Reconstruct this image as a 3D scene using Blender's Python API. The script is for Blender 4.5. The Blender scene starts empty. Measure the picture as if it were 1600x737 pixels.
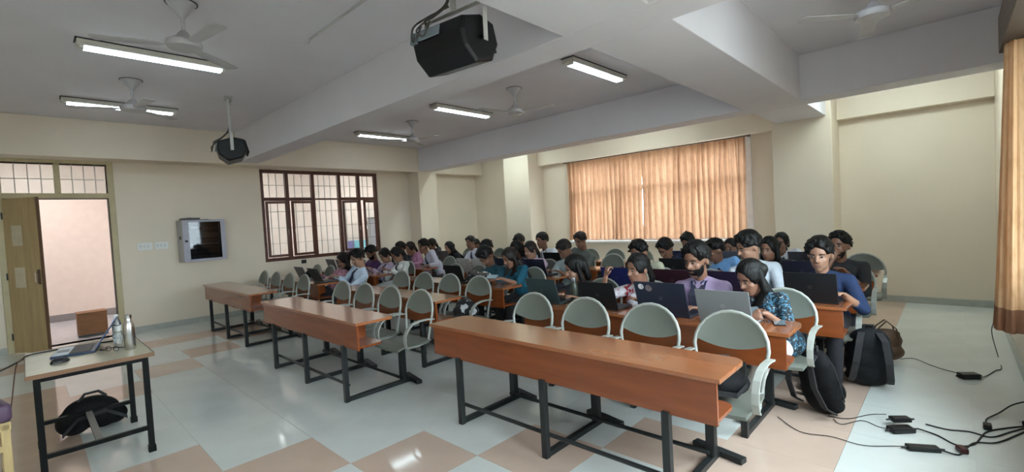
import bpy, bmesh, math, random
import numpy as np
from mathutils import Vector, Matrix

random.seed(7)
rng = np.random.default_rng(7)
scene = bpy.context.scene
COL = scene.collection

# ------------------------------------------------------------------ camera
CAMH = 1.6
FPX, YAW, PITCH, ROLL = 726.0, math.radians(43.56), math.radians(-2.07), math.radians(3.09)
_F = np.array([math.cos(YAW)*math.cos(PITCH), math.sin(YAW)*math.cos(PITCH), math.sin(PITCH)])
_r = np.array([math.sin(YAW), -math.cos(YAW), 0.0])
_d = np.cross(_F, _r)
_R = _r*math.cos(ROLL) + _d*math.sin(ROLL)
_D = -_r*math.sin(ROLL) + _d*math.cos(ROLL)
cam = bpy.data.cameras.new('camera')
cam.sensor_fit = 'HORIZONTAL'; cam.sensor_width = 36.0; cam.lens = 36.0*FPX/1600.0
cam.clip_start = 0.05; cam.clip_end = 200
cam_ob = bpy.data.objects.new('camera', cam); COL.objects.link(cam_ob)
cam_ob.matrix_world = Matrix(((_R[0], -_D[0], -_F[0], 0), (_R[1], -_D[1], -_F[1], 0), (_R[2], -_D[2], -_F[2], CAMH), (0, 0, 0, 1)))
scene.camera = cam_ob

# ------------------------------------------------------------------ world, exposure
SKY = 7.5
TUBE = 8.0
WASH_TUBE = 30.0
CORRIDOR_FILL = 66.0
world = bpy.data.worlds.new('overcast_sky'); scene.world = world
world.use_nodes = True
bg = world.node_tree.nodes['Background']
bg.inputs['Color'].default_value = (0.86, 0.93, 1.0, 1); bg.inputs['Strength'].default_value = SKY
vs = scene.view_settings
vs.view_transform = 'Standard'; vs.look = 'None'; vs.gamma = 1.0; vs.use_curve_mapping = False
vs.exposure = 1.1
scene.display_settings.display_device = 'sRGB'

# ------------------------------------------------------------------ materials
MATS = {}
def mat(name, col, rough=0.6, metal=0.0, var=0.06, scale=8.0, bump=0.0, bscale=60.0, spec=0.5, trans=0.0, alpha=1.0,
        emit=None, estr=0.0, stretch=None, coat=0.0):
    if name in MATS: return MATS[name]
    m = bpy.data.materials.new(name); m.use_nodes = True
    nt = m.node_tree; N = nt.nodes; L = nt.links
    b = N['Principled BSDF']
    tc = N.new('ShaderNodeTexCoord'); mp = N.new('ShaderNodeMapping')
    L.new(tc.outputs['Object'], mp.inputs['Vector'])
    if stretch: mp.inputs['Scale'].default_value = stretch
    nz = N.new('ShaderNodeTexNoise'); nz.inputs['Scale'].default_value = scale; nz.inputs['Detail'].default_value = 5
    L.new(mp.outputs['Vector'], nz.inputs['Vector'])
    rp = N.new('ShaderNodeValToRGB')
    c0 = [max(0, c*(1-var)) for c in col]; c1 = [min(1, c*(1+var)) for c in col]
    rp.color_ramp.elements[0].position = 0.3; rp.color_ramp.elements[1].position = 0.7
    rp.color_ramp.elements[0].color = (*c0, 1); rp.color_ramp.elements[1].color = (*c1, 1)
    L.new(nz.outputs['Fac'], rp.inputs['Fac']); L.new(rp.outputs['Color'], b.inputs['Base Color'])
    b.inputs['Roughness'].default_value = rough; b.inputs['Metallic'].default_value = metal
    b.inputs['Specular IOR Level'].default_value = spec
    b.inputs['Transmission Weight'].default_value = trans; b.inputs['Alpha'].default_value = alpha
    b.inputs['Coat Weight'].default_value = coat; b.inputs['Coat Roughness'].default_value = 0.14
    if emit:
        b.inputs['Emission Color'].default_value = (*emit, 1); b.inputs['Emission Strength'].default_value = estr
    if bump:
        n2 = N.new('ShaderNodeTexNoise'); n2.inputs['Scale'].default_value = bscale; n2.inputs['Detail'].default_value = 4
        L.new(mp.outputs['Vector'], n2.inputs['Vector'])
        bp = N.new('ShaderNodeBump'); bp.inputs['Strength'].default_value = bump; bp.inputs['Distance'].default_value = 0.01
        L.new(n2.outputs['Fac'], bp.inputs['Height']); L.new(bp.outputs['Normal'], b.inputs['Normal'])
    MATS[name] = m
    return m

def floral(name, base, spots, scale=16.0, rough=0.8):
    """printed cloth: blotches of several colours over a ground colour"""
    if name in MATS: return MATS[name]
    m = mat(name, base, rough, var=0.15, bump=0.3, bscale=40)
    nt = m.node_tree; N = nt.nodes; L = nt.links; b = N['Principled BSDF']
    tc = [n for n in N if n.type == 'TEX_COORD'][0]
    prev = b.inputs['Base Color'].links[0].from_socket
    for k, (c, th) in enumerate(spots):
        v = N.new('ShaderNodeTexNoise'); v.inputs['Scale'].default_value = scale*(1+0.35*k); v.inputs['Detail'].default_value = 2
        mp = N.new('ShaderNodeMapping'); mp.inputs['Location'].default_value = (k*3.1, k*1.7, k*2.3)
        L.new(tc.outputs['Object'], mp.inputs['Vector']); L.new(mp.outputs['Vector'], v.inputs['Vector'])
        cr = N.new('ShaderNodeValToRGB'); cr.color_ramp.elements[0].position = th; cr.color_ramp.elements[1].position = th+0.03
        L.new(v.outputs['Fac'], cr.inputs['Fac'])
        mx = N.new('ShaderNodeMixRGB'); L.new(cr.outputs['Color'], mx.inputs['Fac']); L.new(prev, mx.inputs['Color1'])
        mx.inputs['Color2'].default_value = (*c, 1); prev = mx.outputs['Color']
    L.new(prev, b.inputs['Base Color'])
    return m

def glass_mat(name, tint=(0.9, 0.95, 0.95)):
    if name in MATS: return MATS[name]
    m = bpy.data.materials.new(name); m.use_nodes = True
    nt = m.node_tree; N = nt.nodes; L = nt.links; N.clear()
    o = N.new('ShaderNodeOutputMaterial'); t = N.new('ShaderNodeBsdfTransparent'); g = N.new('ShaderNodeBsdfGlossy')
    t.inputs['Color'].default_value = (*tint, 1); g.inputs['Roughness'].default_value = 0.03
    lw = N.new('ShaderNodeLayerWeight'); lw.inputs['Blend'].default_value = 0.5
    pw = N.new('ShaderNodeMath'); pw.operation = 'POWER'; pw.inputs[1].default_value = 5.0; L.new(lw.outputs['Facing'], pw.inputs[0])
    fr = N.new('ShaderNodeMath'); fr.operation = 'MULTIPLY_ADD'; fr.inputs[1].default_value = 0.85; fr.inputs[2].default_value = 0.04; L.new(pw.outputs[0], fr.inputs[0])
    mx = N.new('ShaderNodeMixShader'); L.new(fr.outputs[0], mx.inputs['Fac'])
    L.new(t.outputs['BSDF'], mx.inputs[1]); L.new(g.outputs['BSDF'], mx.inputs[2]); L.new(mx.outputs['Shader'], o.inputs['Surface'])
    MATS[name] = m; return m

def curtain_mat(name, c_front, c_trans, fac=0.55):
    if name in MATS: return MATS[name]
    m = bpy.data.materials.new(name); m.use_nodes = True
    nt = m.node_tree; N = nt.nodes; L = nt.links; N.clear()
    o = N.new('ShaderNodeOutputMaterial'); d = N.new('ShaderNodeBsdfDiffuse'); t = N.new('ShaderNodeBsdfTranslucent')
    tc = N.new('ShaderNodeTexCoord'); nz = N.new('ShaderNodeTexNoise'); nz.inputs['Scale'].default_value = 14; nz.inputs['Detail'].default_value = 3
    mp = N.new('ShaderNodeMapping'); mp.inputs['Scale'].default_value = (1, 1, 0.5)
    L.new(tc.outputs['Object'], mp.inputs['Vector']); L.new(mp.outputs['Vector'], nz.inputs['Vector'])
    cr = N.new('ShaderNodeValToRGB'); cr.color_ramp.elements[0].position = 0.38; cr.color_ramp.elements[1].position = 0.5
    cr.color_ramp.elements[0].color = (0.90, 0.87, 0.84, 1); cr.color_ramp.elements[1].color = (1, 1, 1, 1)
    L.new(nz.outputs['Fac'], cr.inputs['Fac'])
    for nd, c in ((d, c_front), (t, c_trans)):
        mx = N.new('ShaderNodeMixRGB'); mx.blend_type = 'MULTIPLY'; mx.inputs['Fac'].default_value = 1
        mx.inputs['Color1'].default_value = (*c, 1); L.new(cr.outputs['Color'], mx.inputs['Color2']); L.new(mx.outputs['Color'], nd.inputs['Color'])
    mx = N.new('ShaderNodeMixShader'); mx.inputs['Fac'].default_value = fac
    L.new(d.outputs['BSDF'], mx.inputs[1]); L.new(t.outputs['BSDF'], mx.inputs[2]); L.new(mx.outputs['Shader'], o.inputs['Surface'])
    MATS[name] = m; return m

def lamp_mat(name, col, strength):
    if name in MATS: return MATS[name]
    m = bpy.data.materials.new(name); m.use_nodes = True
    nt = m.node_tree; N = nt.nodes; L = nt.links; N.clear()
    o = N.new('ShaderNodeOutputMaterial'); e = N.new('ShaderNodeEmission')
    e.inputs['Color'].default_value = (*col, 1); e.inputs['Strength'].default_value = strength
    L.new(e.outputs['Emission'], o.inputs['Surface']); MATS[name] = m; return m

M_WALL = mat('cream_wall_paint', (0.78, 0.675, 0.55), 0.55, var=0.03, scale=1.5, bump=0.05, bscale=90)
M_CEIL = mat('white_ceiling_paint', (0.76, 0.73, 0.77), 0.75, var=0.03, scale=1.5, bump=0.06, bscale=70)
M_SKIRT = mat('grey_skirting_stone', (0.42, 0.42, 0.38), 0.3, var=0.1)
M_TILE_W = mat('pale_floor_tile', (0.70, 0.725, 0.695), 0.08, var=0.05, scale=3.0, spec=0.6)
M_TILE_P = mat('peach_floor_tile', (0.62, 0.465, 0.375), 0.08, var=0.06, scale=3.0, spec=0.6)
M_GROUT = mat('floor_grout', (0.50, 0.51, 0.48), 0.8)
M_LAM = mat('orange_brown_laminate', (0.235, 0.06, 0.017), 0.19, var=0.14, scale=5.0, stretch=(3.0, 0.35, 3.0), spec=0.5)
M_LAM_LIT = mat('orange_brown_laminate_lit', (0.32, 0.105, 0.036), 0.2, var=0.12, scale=5.0, stretch=(3.0, 0.35, 3.0), spec=0.6, coat=0.6)  # same laminate, lightened to carry the window reflections on the tops
M_LAMEDGE = mat('orange_laminate_edge', (0.42, 0.10, 0.03), 0.35)
M_STEEL = mat('dark_grey_painted_steel', (0.022, 0.025, 0.026), 0.42, var=0.1, spec=0.3)
M_CHAIR = mat('pale_grey_green_chair_shell', (0.175, 0.188, 0.162), 0.36, var=0.04)
M_CHAIRF = mat('pale_grey_chair_tube', (0.38, 0.39, 0.355), 0.3, var=0.03)
M_BLACK = mat('black_plastic', (0.012, 0.012, 0.014), 0.38, var=0.2)
M_RUBBER = mat('black_cable_rubber', (0.014, 0.014, 0.014), 0.55)
M_WHITEP = mat('white_plastic', (0.78, 0.77, 0.74), 0.4, var=0.02)
M_DOORWOOD = mat('tan_door_laminate', (0.46, 0.33, 0.16), 0.45, var=0.12, scale=4, stretch=(4, 4, 0.4))
M_DOORFR = mat('olive_cream_frame_paint', (0.50, 0.42, 0.25), 0.5)
M_WINWOOD = mat('dark_brown_window_wood', (0.10, 0.032, 0.02), 0.4, var=0.2)
M_IRON = mat('white_iron_bar', (0.52, 0.49, 0.47), 0.5)
M_CORR = mat('pink_white_corridor_paint', (0.80, 0.70, 0.65), 0.6, var=0.03)
M_CORRF = mat('corridor_grey_floor', (0.50, 0.50, 0.54), 0.25)
M_GLASS = glass_mat('window_glass')
M_ALU = mat('white_window_frame', (0.80, 0.80, 0.82), 0.4)
M_PVC = mat('dark_screen_glass', (0.02, 0.022, 0.028), 0.12)
M_CHROME = mat('brushed_steel', (0.62, 0.61, 0.60), 0.22, metal=1.0, var=0.05, stretch=(1, 1, 0.1))
M_FANC = mat('warm_white_fan_enamel', (0.50, 0.48, 0.50), 0.4)

# ------------------------------------------------------------------ geometry helpers
def unit(v):
    v = np.asarray(v, float); return v/max(np.linalg.norm(v), 1e-9)

def spline(pts, n=6):
    pts = [np.array(p, float) for p in pts]; out = []
    for i in range(len(pts)-1):
        p0, p1, p2, p3 = pts[max(i-1, 0)], pts[i], pts[i+1], pts[min(i+2, len(pts)-1)]
        for k in range(n):
            u = k/n; out.append(0.5*((2*p1)+(-p0+p2)*u+(2*p0-5*p1+4*p2-p3)*u*u+(-p0+3*p1-3*p2+p3)*u**3))
    return out+[pts[-1]]

class MB:
    """collects primitive shapes into one mesh"""
    def __init__(self): self.v = []; self.f = []; self.m = []; self.cm = 0
    def add(self, vs, fs):
        o = len(self.v); self.v.extend([tuple(map(float, p)) for p in vs])
        for q in fs: self.f.append(tuple(i+o for i in q)); self.m.append(self.cm)
        return self
    def box(self, lo, hi):
        x0, y0, z0 = lo; x1, y1, z1 = hi
        return self.add([(x0,y0,z0),(x1,y0,z0),(x1,y1,z0),(x0,y1,z0),(x0,y0,z1),(x1,y0,z1),(x1,y1,z1),(x0,y1,z1)],
                 [(0,3,2,1),(4,5,6,7),(0,1,5,4),(1,2,6,5),(2,3,7,6),(3,0,4,7)])
    def obox(self, c, ax, half):
        c = np.array(c, float); a = [np.array(ax[i], float)*half[i] for i in range(3)]
        vs = [c+sx*a[0]+sy*a[1]+sz*a[2] for sz in (-1,1) for sx, sy in ((-1,-1),(1,-1),(1,1),(-1,1))]
        return self.add(vs, [(0,3,2,1),(4,5,6,7),(0,1,5,4),(1,2,6,5),(2,3,7,6),(3,0,4,7)])
    def tube(self, pts, r, n=8, closed=False, rz=None):
        pts = [np.array(p, float) for p in pts]; k = len(pts)
        rs = r if hasattr(r, '__len__') else [r]*k
        vs = []; up = np.array([0.13, 0.21, 0.97])
        prev = None
        for i, p in enumerate(pts):
            if closed: t = unit(pts[(i+1) % k]-pts[i-1])
            else: t = unit(pts[min(i+1, k-1)]-pts[max(i-1, 0)])
            if prev is None:
                a = np.cross(t, up)
                if np.linalg.norm(a) < 1e-3: a = np.cross(t, [1, 0, 0])
                a = unit(a)
            else: a = unit(prev-t*np.dot(prev, t))
            prev = a; b = np.cross(t, a)
            for j in range(n):
                th = 2*math.pi*(j+0.5)/n
                vs.append(p+rs[i]*(math.cos(th)*a+math.sin(th)*b))
        fs = []
        for i in range(k if closed else k-1):
            i2 = (i+1) % k
            for j in range(n):
                j2 = (j+1) % n
                fs.append((i*n+j, i*n+j2, i2*n+j2, i2*n+j))
        if not closed:
            fs.append(tuple(range(n-1, -1, -1))); fs.append(tuple((k-1)*n+j for j in range(n)))
        return self.add(vs, fs)
    def ribbon(self, pts, side, w, t):
        """flat strap of width w along 'side', thickness t"""
        pts = [np.array(p, float) for p in pts]; side = unit(side); k = len(pts); vs = []
        ws = w if hasattr(w, '__len__') else [w]*k
        for i, p in enumerate(pts):
            tg = unit(pts[min(i+1, k-1)]-pts[max(i-1, 0)]); n = unit(np.cross(tg, side))
            for a, b in ((-1,-1),(1,-1),(1,1),(-1,1)): vs.append(p+side*a*ws[i]/2+n*b*t/2)
        fs = [(3,2,1,0), tuple((k-1)*4+j for j in range(4))]
        for i in range(k-1):
            for j in range(4): fs.append((i*4+j, i*4+(j+1) % 4, (i+1)*4+(j+1) % 4, (i+1)*4+j))
        return self.add(vs, fs)
    def cone(self, p0, p1, r0, r1, n=12, flat=None):
        """tapered capsule; flat=(axis, factor) squashes the section along an axis"""
        p0 = np.array(p0, float); p1 = np.array(p1, float); t = unit(p1-p0)
        a = np.cross(t, [0, 0, 1.0])
        if np.linalg.norm(a) < 0.05: a = np.cross(t, [1.0, 0, 0])
        a = unit(a); b = np.cross(t, a); rings = []
        for s in (-80, -50, -25, 0): rings.append((p0+t*r0*math.sin(math.radians(s)), r0*math.cos(math.radians(s))))
        for s in (0, 25, 50, 80): rings.append((p1+t*r1*math.sin(math.radians(s)), r1*math.cos(math.radians(s))))
        vs = []
        for c, r in rings:
            for j in range(n):
                th = 2*math.pi*j/n; o = r*(math.cos(th)*a+math.sin(th)*b)
                if flat is not None:
                    ax = unit(flat[0]); o = o-ax*np.dot(o, ax)*(1-flat[1])
                vs.append(c+o)
        k = len(rings); fs = []
        for i in range(k-1):
            for j in range(n): fs.append((i*n+j, i*n+(j+1) % n, (i+1)*n+(j+1) % n, (i+1)*n+j))
        fs.append(tuple(range(n-1, -1, -1))); fs.append(tuple((k-1)*n+j for j in range(n)))
        return self.add(vs, fs)
    def ell(self, c, ax, rad, nu=16, nv=10, fn=None):
        c = np.array(c, float); ax = [np.array(a, float) for a in ax]; vs = []; fs = []
        for i in range(nv+1):
            ph = math.pi*(i+0.02)/(nv+0.04)
            for j in range(nu):
                th = 2*math.pi*j/nu
                d = np.array([math.sin(ph)*math.cos(th), math.sin(ph)*math.sin(th), math.cos(ph)])
                s = fn(d) if fn else 1.0
                vs.append(c+s*(d[0]*rad[0]*ax[0]+d[1]*rad[1]*ax[1]+d[2]*rad[2]*ax[2]))
        for i in range(nv):
            for j in range(nu): fs.append((i*nu+j, (i+1)*nu+j, (i+1)*nu+(j+1) % nu, i*nu+(j+1) % nu))
        fs.append(tuple(range(nu))); fs.append(tuple(nv*nu+j for j in range(nu-1, -1, -1)))
        return self.add(vs, fs)
    def prism(self, poly, plane, lo, hi):
        """extrude a 2-D outline: plane 'xy','xz' or 'yz'; lo..hi along the remaining axis"""
        n = len(poly)
        mk = {'xy': lambda p, h: (p[0], p[1], h), 'xz': lambda p, h: (p[0], h, p[1]), 'yz': lambda p, h: (h, p[0], p[1])}[plane]
        vs = [mk(p, lo) for p in poly]+[mk(p, hi) for p in poly]
        fs = [tuple(range(n-1, -1, -1)), tuple(range(n, 2*n))]+[(i, (i+1) % n, n+(i+1) % n, n+i) for i in range(n)]
        return self.add(vs, fs)
    def lathe(self, c, prof, n=20):
        c = np.array(c, float); vs = []; fs = []; k = len(prof)
        for r, z in prof:
            for j in range(n):
                th = 2*math.pi*j/n; vs.append(c+np.array([r*math.cos(th), r*math.sin(th), z]))
        for i in range(k-1):
            for j in range(n): fs.append((i*n+j, i*n+(j+1) % n, (i+1)*n+(j+1) % n, (i+1)*n+j))
        fs.append(tuple(range(n-1, -1, -1))); fs.append(tuple((k-1)*n+j for j in range(n)))
        return self.add(vs, fs)
    def mesh(self, name, mats):
        me = bpy.data.meshes.new(name); me.from_pydata(self.v, [], self.f)
        for m in (mats if isinstance(mats, (list, tuple)) else [mats]): me.materials.append(m)
        if any(self.m): me.polygons.foreach_set('material_index', self.m)
        me.update(); return me
    def build(self, name, mats, parent=None, smooth=False, bevel=0.0, fix=True, seg=2):
        me = self.mesh(name, mats)
        if fix:
            bm = bmesh.new(); bm.from_mesh(me); bmesh.ops.recalc_face_normals(bm, faces=bm.faces)
            if bevel:
                es = [e for e in bm.edges if len(e.link_faces) == 2 and e.calc_face_angle(0) > 0.6]
                bmesh.ops.bevel(bm, geom=es, offset=bevel, segments=seg, affect='EDGES', profile=0.5, clamp_overlap=True)
            bm.to_mesh(me); bm.free()
        if smooth:
            me.polygons.foreach_set('use_smooth', [True]*len(me.polygons))
            try: me.set_sharp_from_angle(angle=math.radians(42))
            except Exception: pass
        return link(name, me, parent)

def link(name, me, parent=None):
    o = bpy.data.objects.new(name, me); COL.objects.link(o)
    if parent is not None: o.parent = parent
    return o

def tag(o, label=None, cat=None, group=None, kind=None):
    if label: o['label'] = label
    if cat: o['category'] = cat
    if group: o['group'] = group
    if kind: o['kind'] = kind
    return o

def empty(name, loc=(0, 0, 0), rz=0.0, label=None, cat=None, group=None, kind=None):
    o = bpy.data.objects.new(name, None); COL.objects.link(o)
    o.empty_display_size = 0.1; o.location = loc; o.rotation_euler = (0, 0, rz)
    return tag(o, label, cat, group, kind)

def copy_tree(o, parent=None):
    c = o.copy(); COL.objects.link(c); c.parent = parent
    for ch in [x for x in TREE[o.name]] if o.name in TREE else list(o.children): copy_tree(ch, c)
    return c
TREE = {}

def struct(name, mb, m, bevel=0, label=None, parent=None, smooth=False):
    o = mb.build(name, m, parent, bevel=bevel, smooth=smooth)
    if parent is None: o['kind'] = 'structure'
    if label: o['label'] = label
    return o

def holed(mb, axis, t0, t1, a0, a1, z0, z1, holes):
    """wall slab: axis 'x' means the wall runs along x (thickness in y t0..t1)"""
    as_ = sorted({a0, a1, *[h[0] for h in holes], *[h[1] for h in holes]})
    zs = sorted({z0, z1, *[h[2] for h in holes], *[h[3] for h in holes]})
    for i in range(len(as_)-1):
        for j in range(len(zs)-1):
            ca, cz = (as_[i]+as_[i+1])/2, (zs[j]+zs[j+1])/2
            if any(h[0] < ca < h[1] and h[2] < cz < h[3] for h in holes): continue
            if axis == 'x': mb.box((as_[i], t0, zs[j]), (as_[i+1], t1, zs[j+1]))
            else: mb.box((t0, as_[i], zs[j]), (t1, as_[i+1], zs[j+1]))
    return mb

# ------------------------------------------------------------------ the room
CEIL, BEAMZ = 3.5, 2.93
XB, YL, YR, XF = 9.26, 10.2, -0.43, -3.0        # back wall, door wall, curtain wall, front wall
YBM = 9.75                                       # face of the beam along the door wall

struct('ceiling', MB().box((XF-0.2, YR-0.2, CEIL), (XB+0.2, YL+0.2, CEIL+0.15)), M_CEIL)
DOOR = (-0.17, 1.03, 0.0, 2.86)
WINL = (3.39, 6.04, 0.99, 2.89)
struct('wall_left', holed(MB(), 'x', YL, YL+0.2, XF-0.2, XB+0.2, 0, CEIL, [DOOR, WINL]), M_WALL)
WINB = (2.74, 6.72, 0.99, 2.86)
struct('wall_back', holed(MB(), 'y', XB, XB+0.2, YR-0.2, YL, 0, CEIL, [WINB]), M_WALL)
WINR = (1.2, 4.55, 0.95, 2.75); WINR_FILL = (-2.6, -0.6, 0.95, 2.75)  # second opening is out of view, added for daylight fill
struct('wall_right', holed(MB(), 'x', YR-0.2, YR, XF-0.2, XB, 0, CEIL, [WINR, WINR_FILL]), M_WALL)
struct('wall_front', MB().box((XF-0.2, YR, 0), (XF, YL, CEIL)), M_WALL)
# beams
struct('beam_near', MB().box((2.86, YR, BEAMZ), (3.21, YBM, CEIL)), M_CEIL, 0.006)
struct('beam_far', MB().box((6.98, YR, BEAMZ), (7.38, YBM, CEIL)), M_CEIL, 0.006)
g = MB()
for a, b in ((XF, 2.86), (3.21, 6.98), (7.38, 8.62)): g.box((a, 1.40, BEAMZ), (b, 2.08, CEIL))
struct('beam_girder', g, M_CEIL, 0.006)
g = MB(); g.box((XF, YBM, BEAMZ-0.02), (6.94, YL, CEIL)); g.box((7.50, YBM+0.12, BEAMZ-0.02), (XB, YL, CEIL))
struct('beam_left', g, M_WALL, 0.006)
struct('beam_back', MB().box((9.06, 2.15, 2.90), (XB, 7.6, CEIL)).box((9.06, YR, 2.90), (XB, 1.33, CEIL)), M_WALL, 0.006)
# columns
struct('column_left', MB().box((6.94, 9.74, 0), (7.50, YL, CEIL)), M_WALL, 0.008)
struct('column_back', MB().box((8.70, 7.60, 0), (XB, 8.45, CEIL)), M_WALL, 0.008)
struct('column_right', MB().box((8.62, 1.33, 0), (XB, 2.15, CEIL)), M_WALL, 0.008)
# skirting
sk = 0.10
struct('baseboard_left', MB().box((1.12, YL-0.018, 0), (6.94, YL, sk)).box((7.5, YL-0.018, 0), (XB, YL, sk)).box((XF, YL-0.018, 0), (-0.26, YL, sk)), M_SKIRT, 0.003)
struct('baseboard_back', MB().box((XB-0.018, YR, 0), (XB, 1.33, sk)).box((XB-0.018, 2.15, 0), (XB, 7.6, sk)).box((XB-0.018, 8.45, 0), (XB, YL-0.018, sk)), M_SKIRT, 0.003)
struct('baseboard_right', MB().box((XF, YR, 0), (XB-0.018, YR+0.018, sk)), M_SKIRT, 0.003)
struct('baseboard_column', MB().box((8.602, 1.312, 0), (8.62, 2.168, sk)).box((8.62, 1.312, 0), (XB-0.018, 1.33, sk)).box((8.682, 7.582, 0), (8.70, 8.468, sk)).box((6.94, 9.722, 0), (7.5, 9.74, sk)), M_SKIRT, 0.003)

struct('ground_outside', MB().box((-40, -60, -0.6), (60, YR-0.6, -0.5)).box((XB+1.5, YR-0.6, -0.6), (60, 40, -0.5)), mat('dusty_ground', (0.24, 0.21, 0.17), 0.9, var=0.2, scale=0.5))
# floor: a bed and individually laid tiles
floor = struct('floor', MB().box((XF-0.2, YR-0.2, -0.12), (XB+0.2, YL+0.2, -0.006)), M_GROUT)
TX, TY = 0.605, 0.616
ox, oy = 1.44, 3.0
def tile_mesh(m, nm):
    return MB().box((0.0007, 0.0007, -0.012), (TX-0.0007, TY-0.0007, 0.0)).mesh(nm, m)
tm = {0: tile_mesh(M_TILE_W, 'pale_tile'), 1: tile_mesh(M_TILE_P, 'peach_tile')}
def peach(i, j):
    if j == -4 and i >= 1: return 1                     # band along the cable aisle
    if i == -3 and 2 <= j <= 6: return 1                # band near the teacher's table
    if j == 9 and i >= -4 and i <= 10: return 1         # band along the door wall
    if i+j == -1 and -4 <= j <= 1: return 1             # stepped diagonals
    if i+1 == j-6 and 5 <= j <= 9: return 1
    if i == 0 and j == -1: return 1
    if i == 1 and j in (-2,): return 1
    if i in (9, 10) and -4 <= j <= 9 and i+j > 9: return 1
    return 0
cells = []
for i in range(int((XF-ox)/TX)-1, int((XB-ox)/TX)+1):
    for j in range(int((YR-oy)/TY)-1, int((YL-oy)/TY)+1):
        x, y = ox+i*TX, oy+j*TY
        if x+TX < XF or x > XB or y+TY < YR or y > YL: continue
        d = (x+0.3)*_F[0]+(y+0.3)*_F[1]; lat = abs((x+0.3)*_r[0]+(y+0.3)*_r[1])
        inview = d > 0.8 and lat < d*1.15+0.8
        cells.append((0 if inview else 1, d, i, j, x, y))
cells.sort()
rest = MB()
for n, (a, d, i, j, x, y) in enumerate(cells):
    whole = x >= XF and x+TX <= XB+0.05 and y >= YR-0.15 and y+TY <= YL+0.1
    if n < 290 and a == 0:
        o = link('tile', tm[peach(i, j)], floor); o.location = (x, y, 0)
    else:
        rest.cm = peach(i, j); rest.box((x+0.0007, y+0.0007, -0.012), (x+TX-0.0007, y+TY-0.0007, 0))
o = rest.build('outer_tiles', [M_TILE_W, M_TILE_P], floor); o['kind'] = 'stuff'

# corridor behind the door wall
struct('floor_corridor', MB().box((XF, YL+0.2, -0.12), (XB+0.6, 13.5, -0.004)), M_CORRF)
struct('ceiling_corridor', MB().box((XF, YL+0.2, 3.3), (XB+0.6, 13.5, 3.4)), M_CORR)
struct('wall_corridor', MB().box((XF, 13.35, 0), (XB+0.6, 13.5, 3.3)), M_CORR)
struct('wall_corridor_ends', MB().box((XF-0.1, YL+0.2, 0), (XF, 13.5, 3.3)).box((XB+0.6, YL+0.2, 0), (XB+0.7, 13.5, 3.3)), M_CORR)
struct('baseboard_corridor', MB().box((XF, 13.33, 0), (XB+0.6, 13.35, 0.14)), mat('corridor_skirting', (0.25, 0.24, 0.25), 0.4))
struct('threshold_trim', MB().box((-0.17, YL, -0.12), (1.03, YL+0.2, 0.0)), M_CORRF)

# ------------------------------------------------------------------ door
fr = struct('door_1', MB().box((-0.25, YL-0.03, 0), (-0.17, YL+0.21, 2.93)).box((1.03, YL-0.03, 0), (1.11, YL+0.21, 2.93))
            .box((-0.17, YL-0.03, 2.86), (1.03, YL+0.21, 2.93)).box((-0.17, YL-0.03, 2.31), (1.03, YL+0.21, 2.39)).box((0.40, YL-0.03, 2.39), (0.47, YL+0.21, 2.86)),
            M_DOORFR, 0.006, 'olive cream door frame with barred transom lights')
for a, b in ((-0.17, 0.40), (0.47, 1.03)):
    MB().box((a, YL+0.10, 2.39), (b, YL+0.106, 2.86)).build('pane', M_GLASS, fr)
    for k in range(1, 4):
        x = a+(b-a)*k/4; MB().box((x-0.006, YL+0.05, 2.39), (x+0.006, YL+0.062, 2.86)).build('bar', M_IRON, fr)
    MB().box((a, YL+0.045, 2.61), (b, YL+0.057, 2.622)).build('bar', M_IRON, fr)
MB().box((1.015, YL-0.01, 0), (1.03, YL+0.10, 2.31)).box((-0.17, YL-0.01, 2.297), (1.03, YL+0.1, 2.31)).build('stop_strip', mat('dark_door_stop', (0.06, 0.04, 0.03), 0.5), fr)
dx, dy = 0.345, -0.46
ang = math.atan2(dy, dx)
leaf = empty('door_leaf', (-0.165, YL-0.035, 0), ang, 'tan laminate door leaf standing open into the room with two notices', 'door')
leaf['kind'] = 'structure'
wl = 0.575
MB().box((0, -0.02, 0.01), (wl, 0.02, 2.30)).build('leaf_panel', M_DOORWOOD, leaf, bevel=0.003)
MB().box((wl, -0.021, 0.01), (wl+0.008, 0.021, 2.30)).build('edge_lipping', mat('dark_door_edge', (0.12, 0.06, 0.03), 0.5), leaf)
M_PAPER = mat('cream_paper', (0.62, 0.55, 0.40), 0.8)
for z in (1.60, 0.98): MB().box((0.13, -0.0225, z), (0.30, -0.0205, z+0.30)).build('notice', M_PAPER, leaf)
h = MB().box((wl-0.06, -0.03, 1.02), (wl-0.02, -0.02, 1.24)).build('lock_plate', mat('brown_lock', (0.10, 0.06, 0.04), 0.4), leaf)
MB().tube([(wl-0.04, -0.03, 1.06), (wl-0.04, -0.07, 1.06), (wl-0.04, -0.07, 1.2), (wl-0.04, -0.03, 1.2)], 0.008).build('door_handle', M_CHROME, h, smooth=True)
for z in (0.25, 1.15, 2.05): MB().tube([(0, -0.028, z-0.05), (0, -0.028, z+0.05)], 0.009).build('hinge', M_STEEL, leaf, smooth=True)

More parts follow.
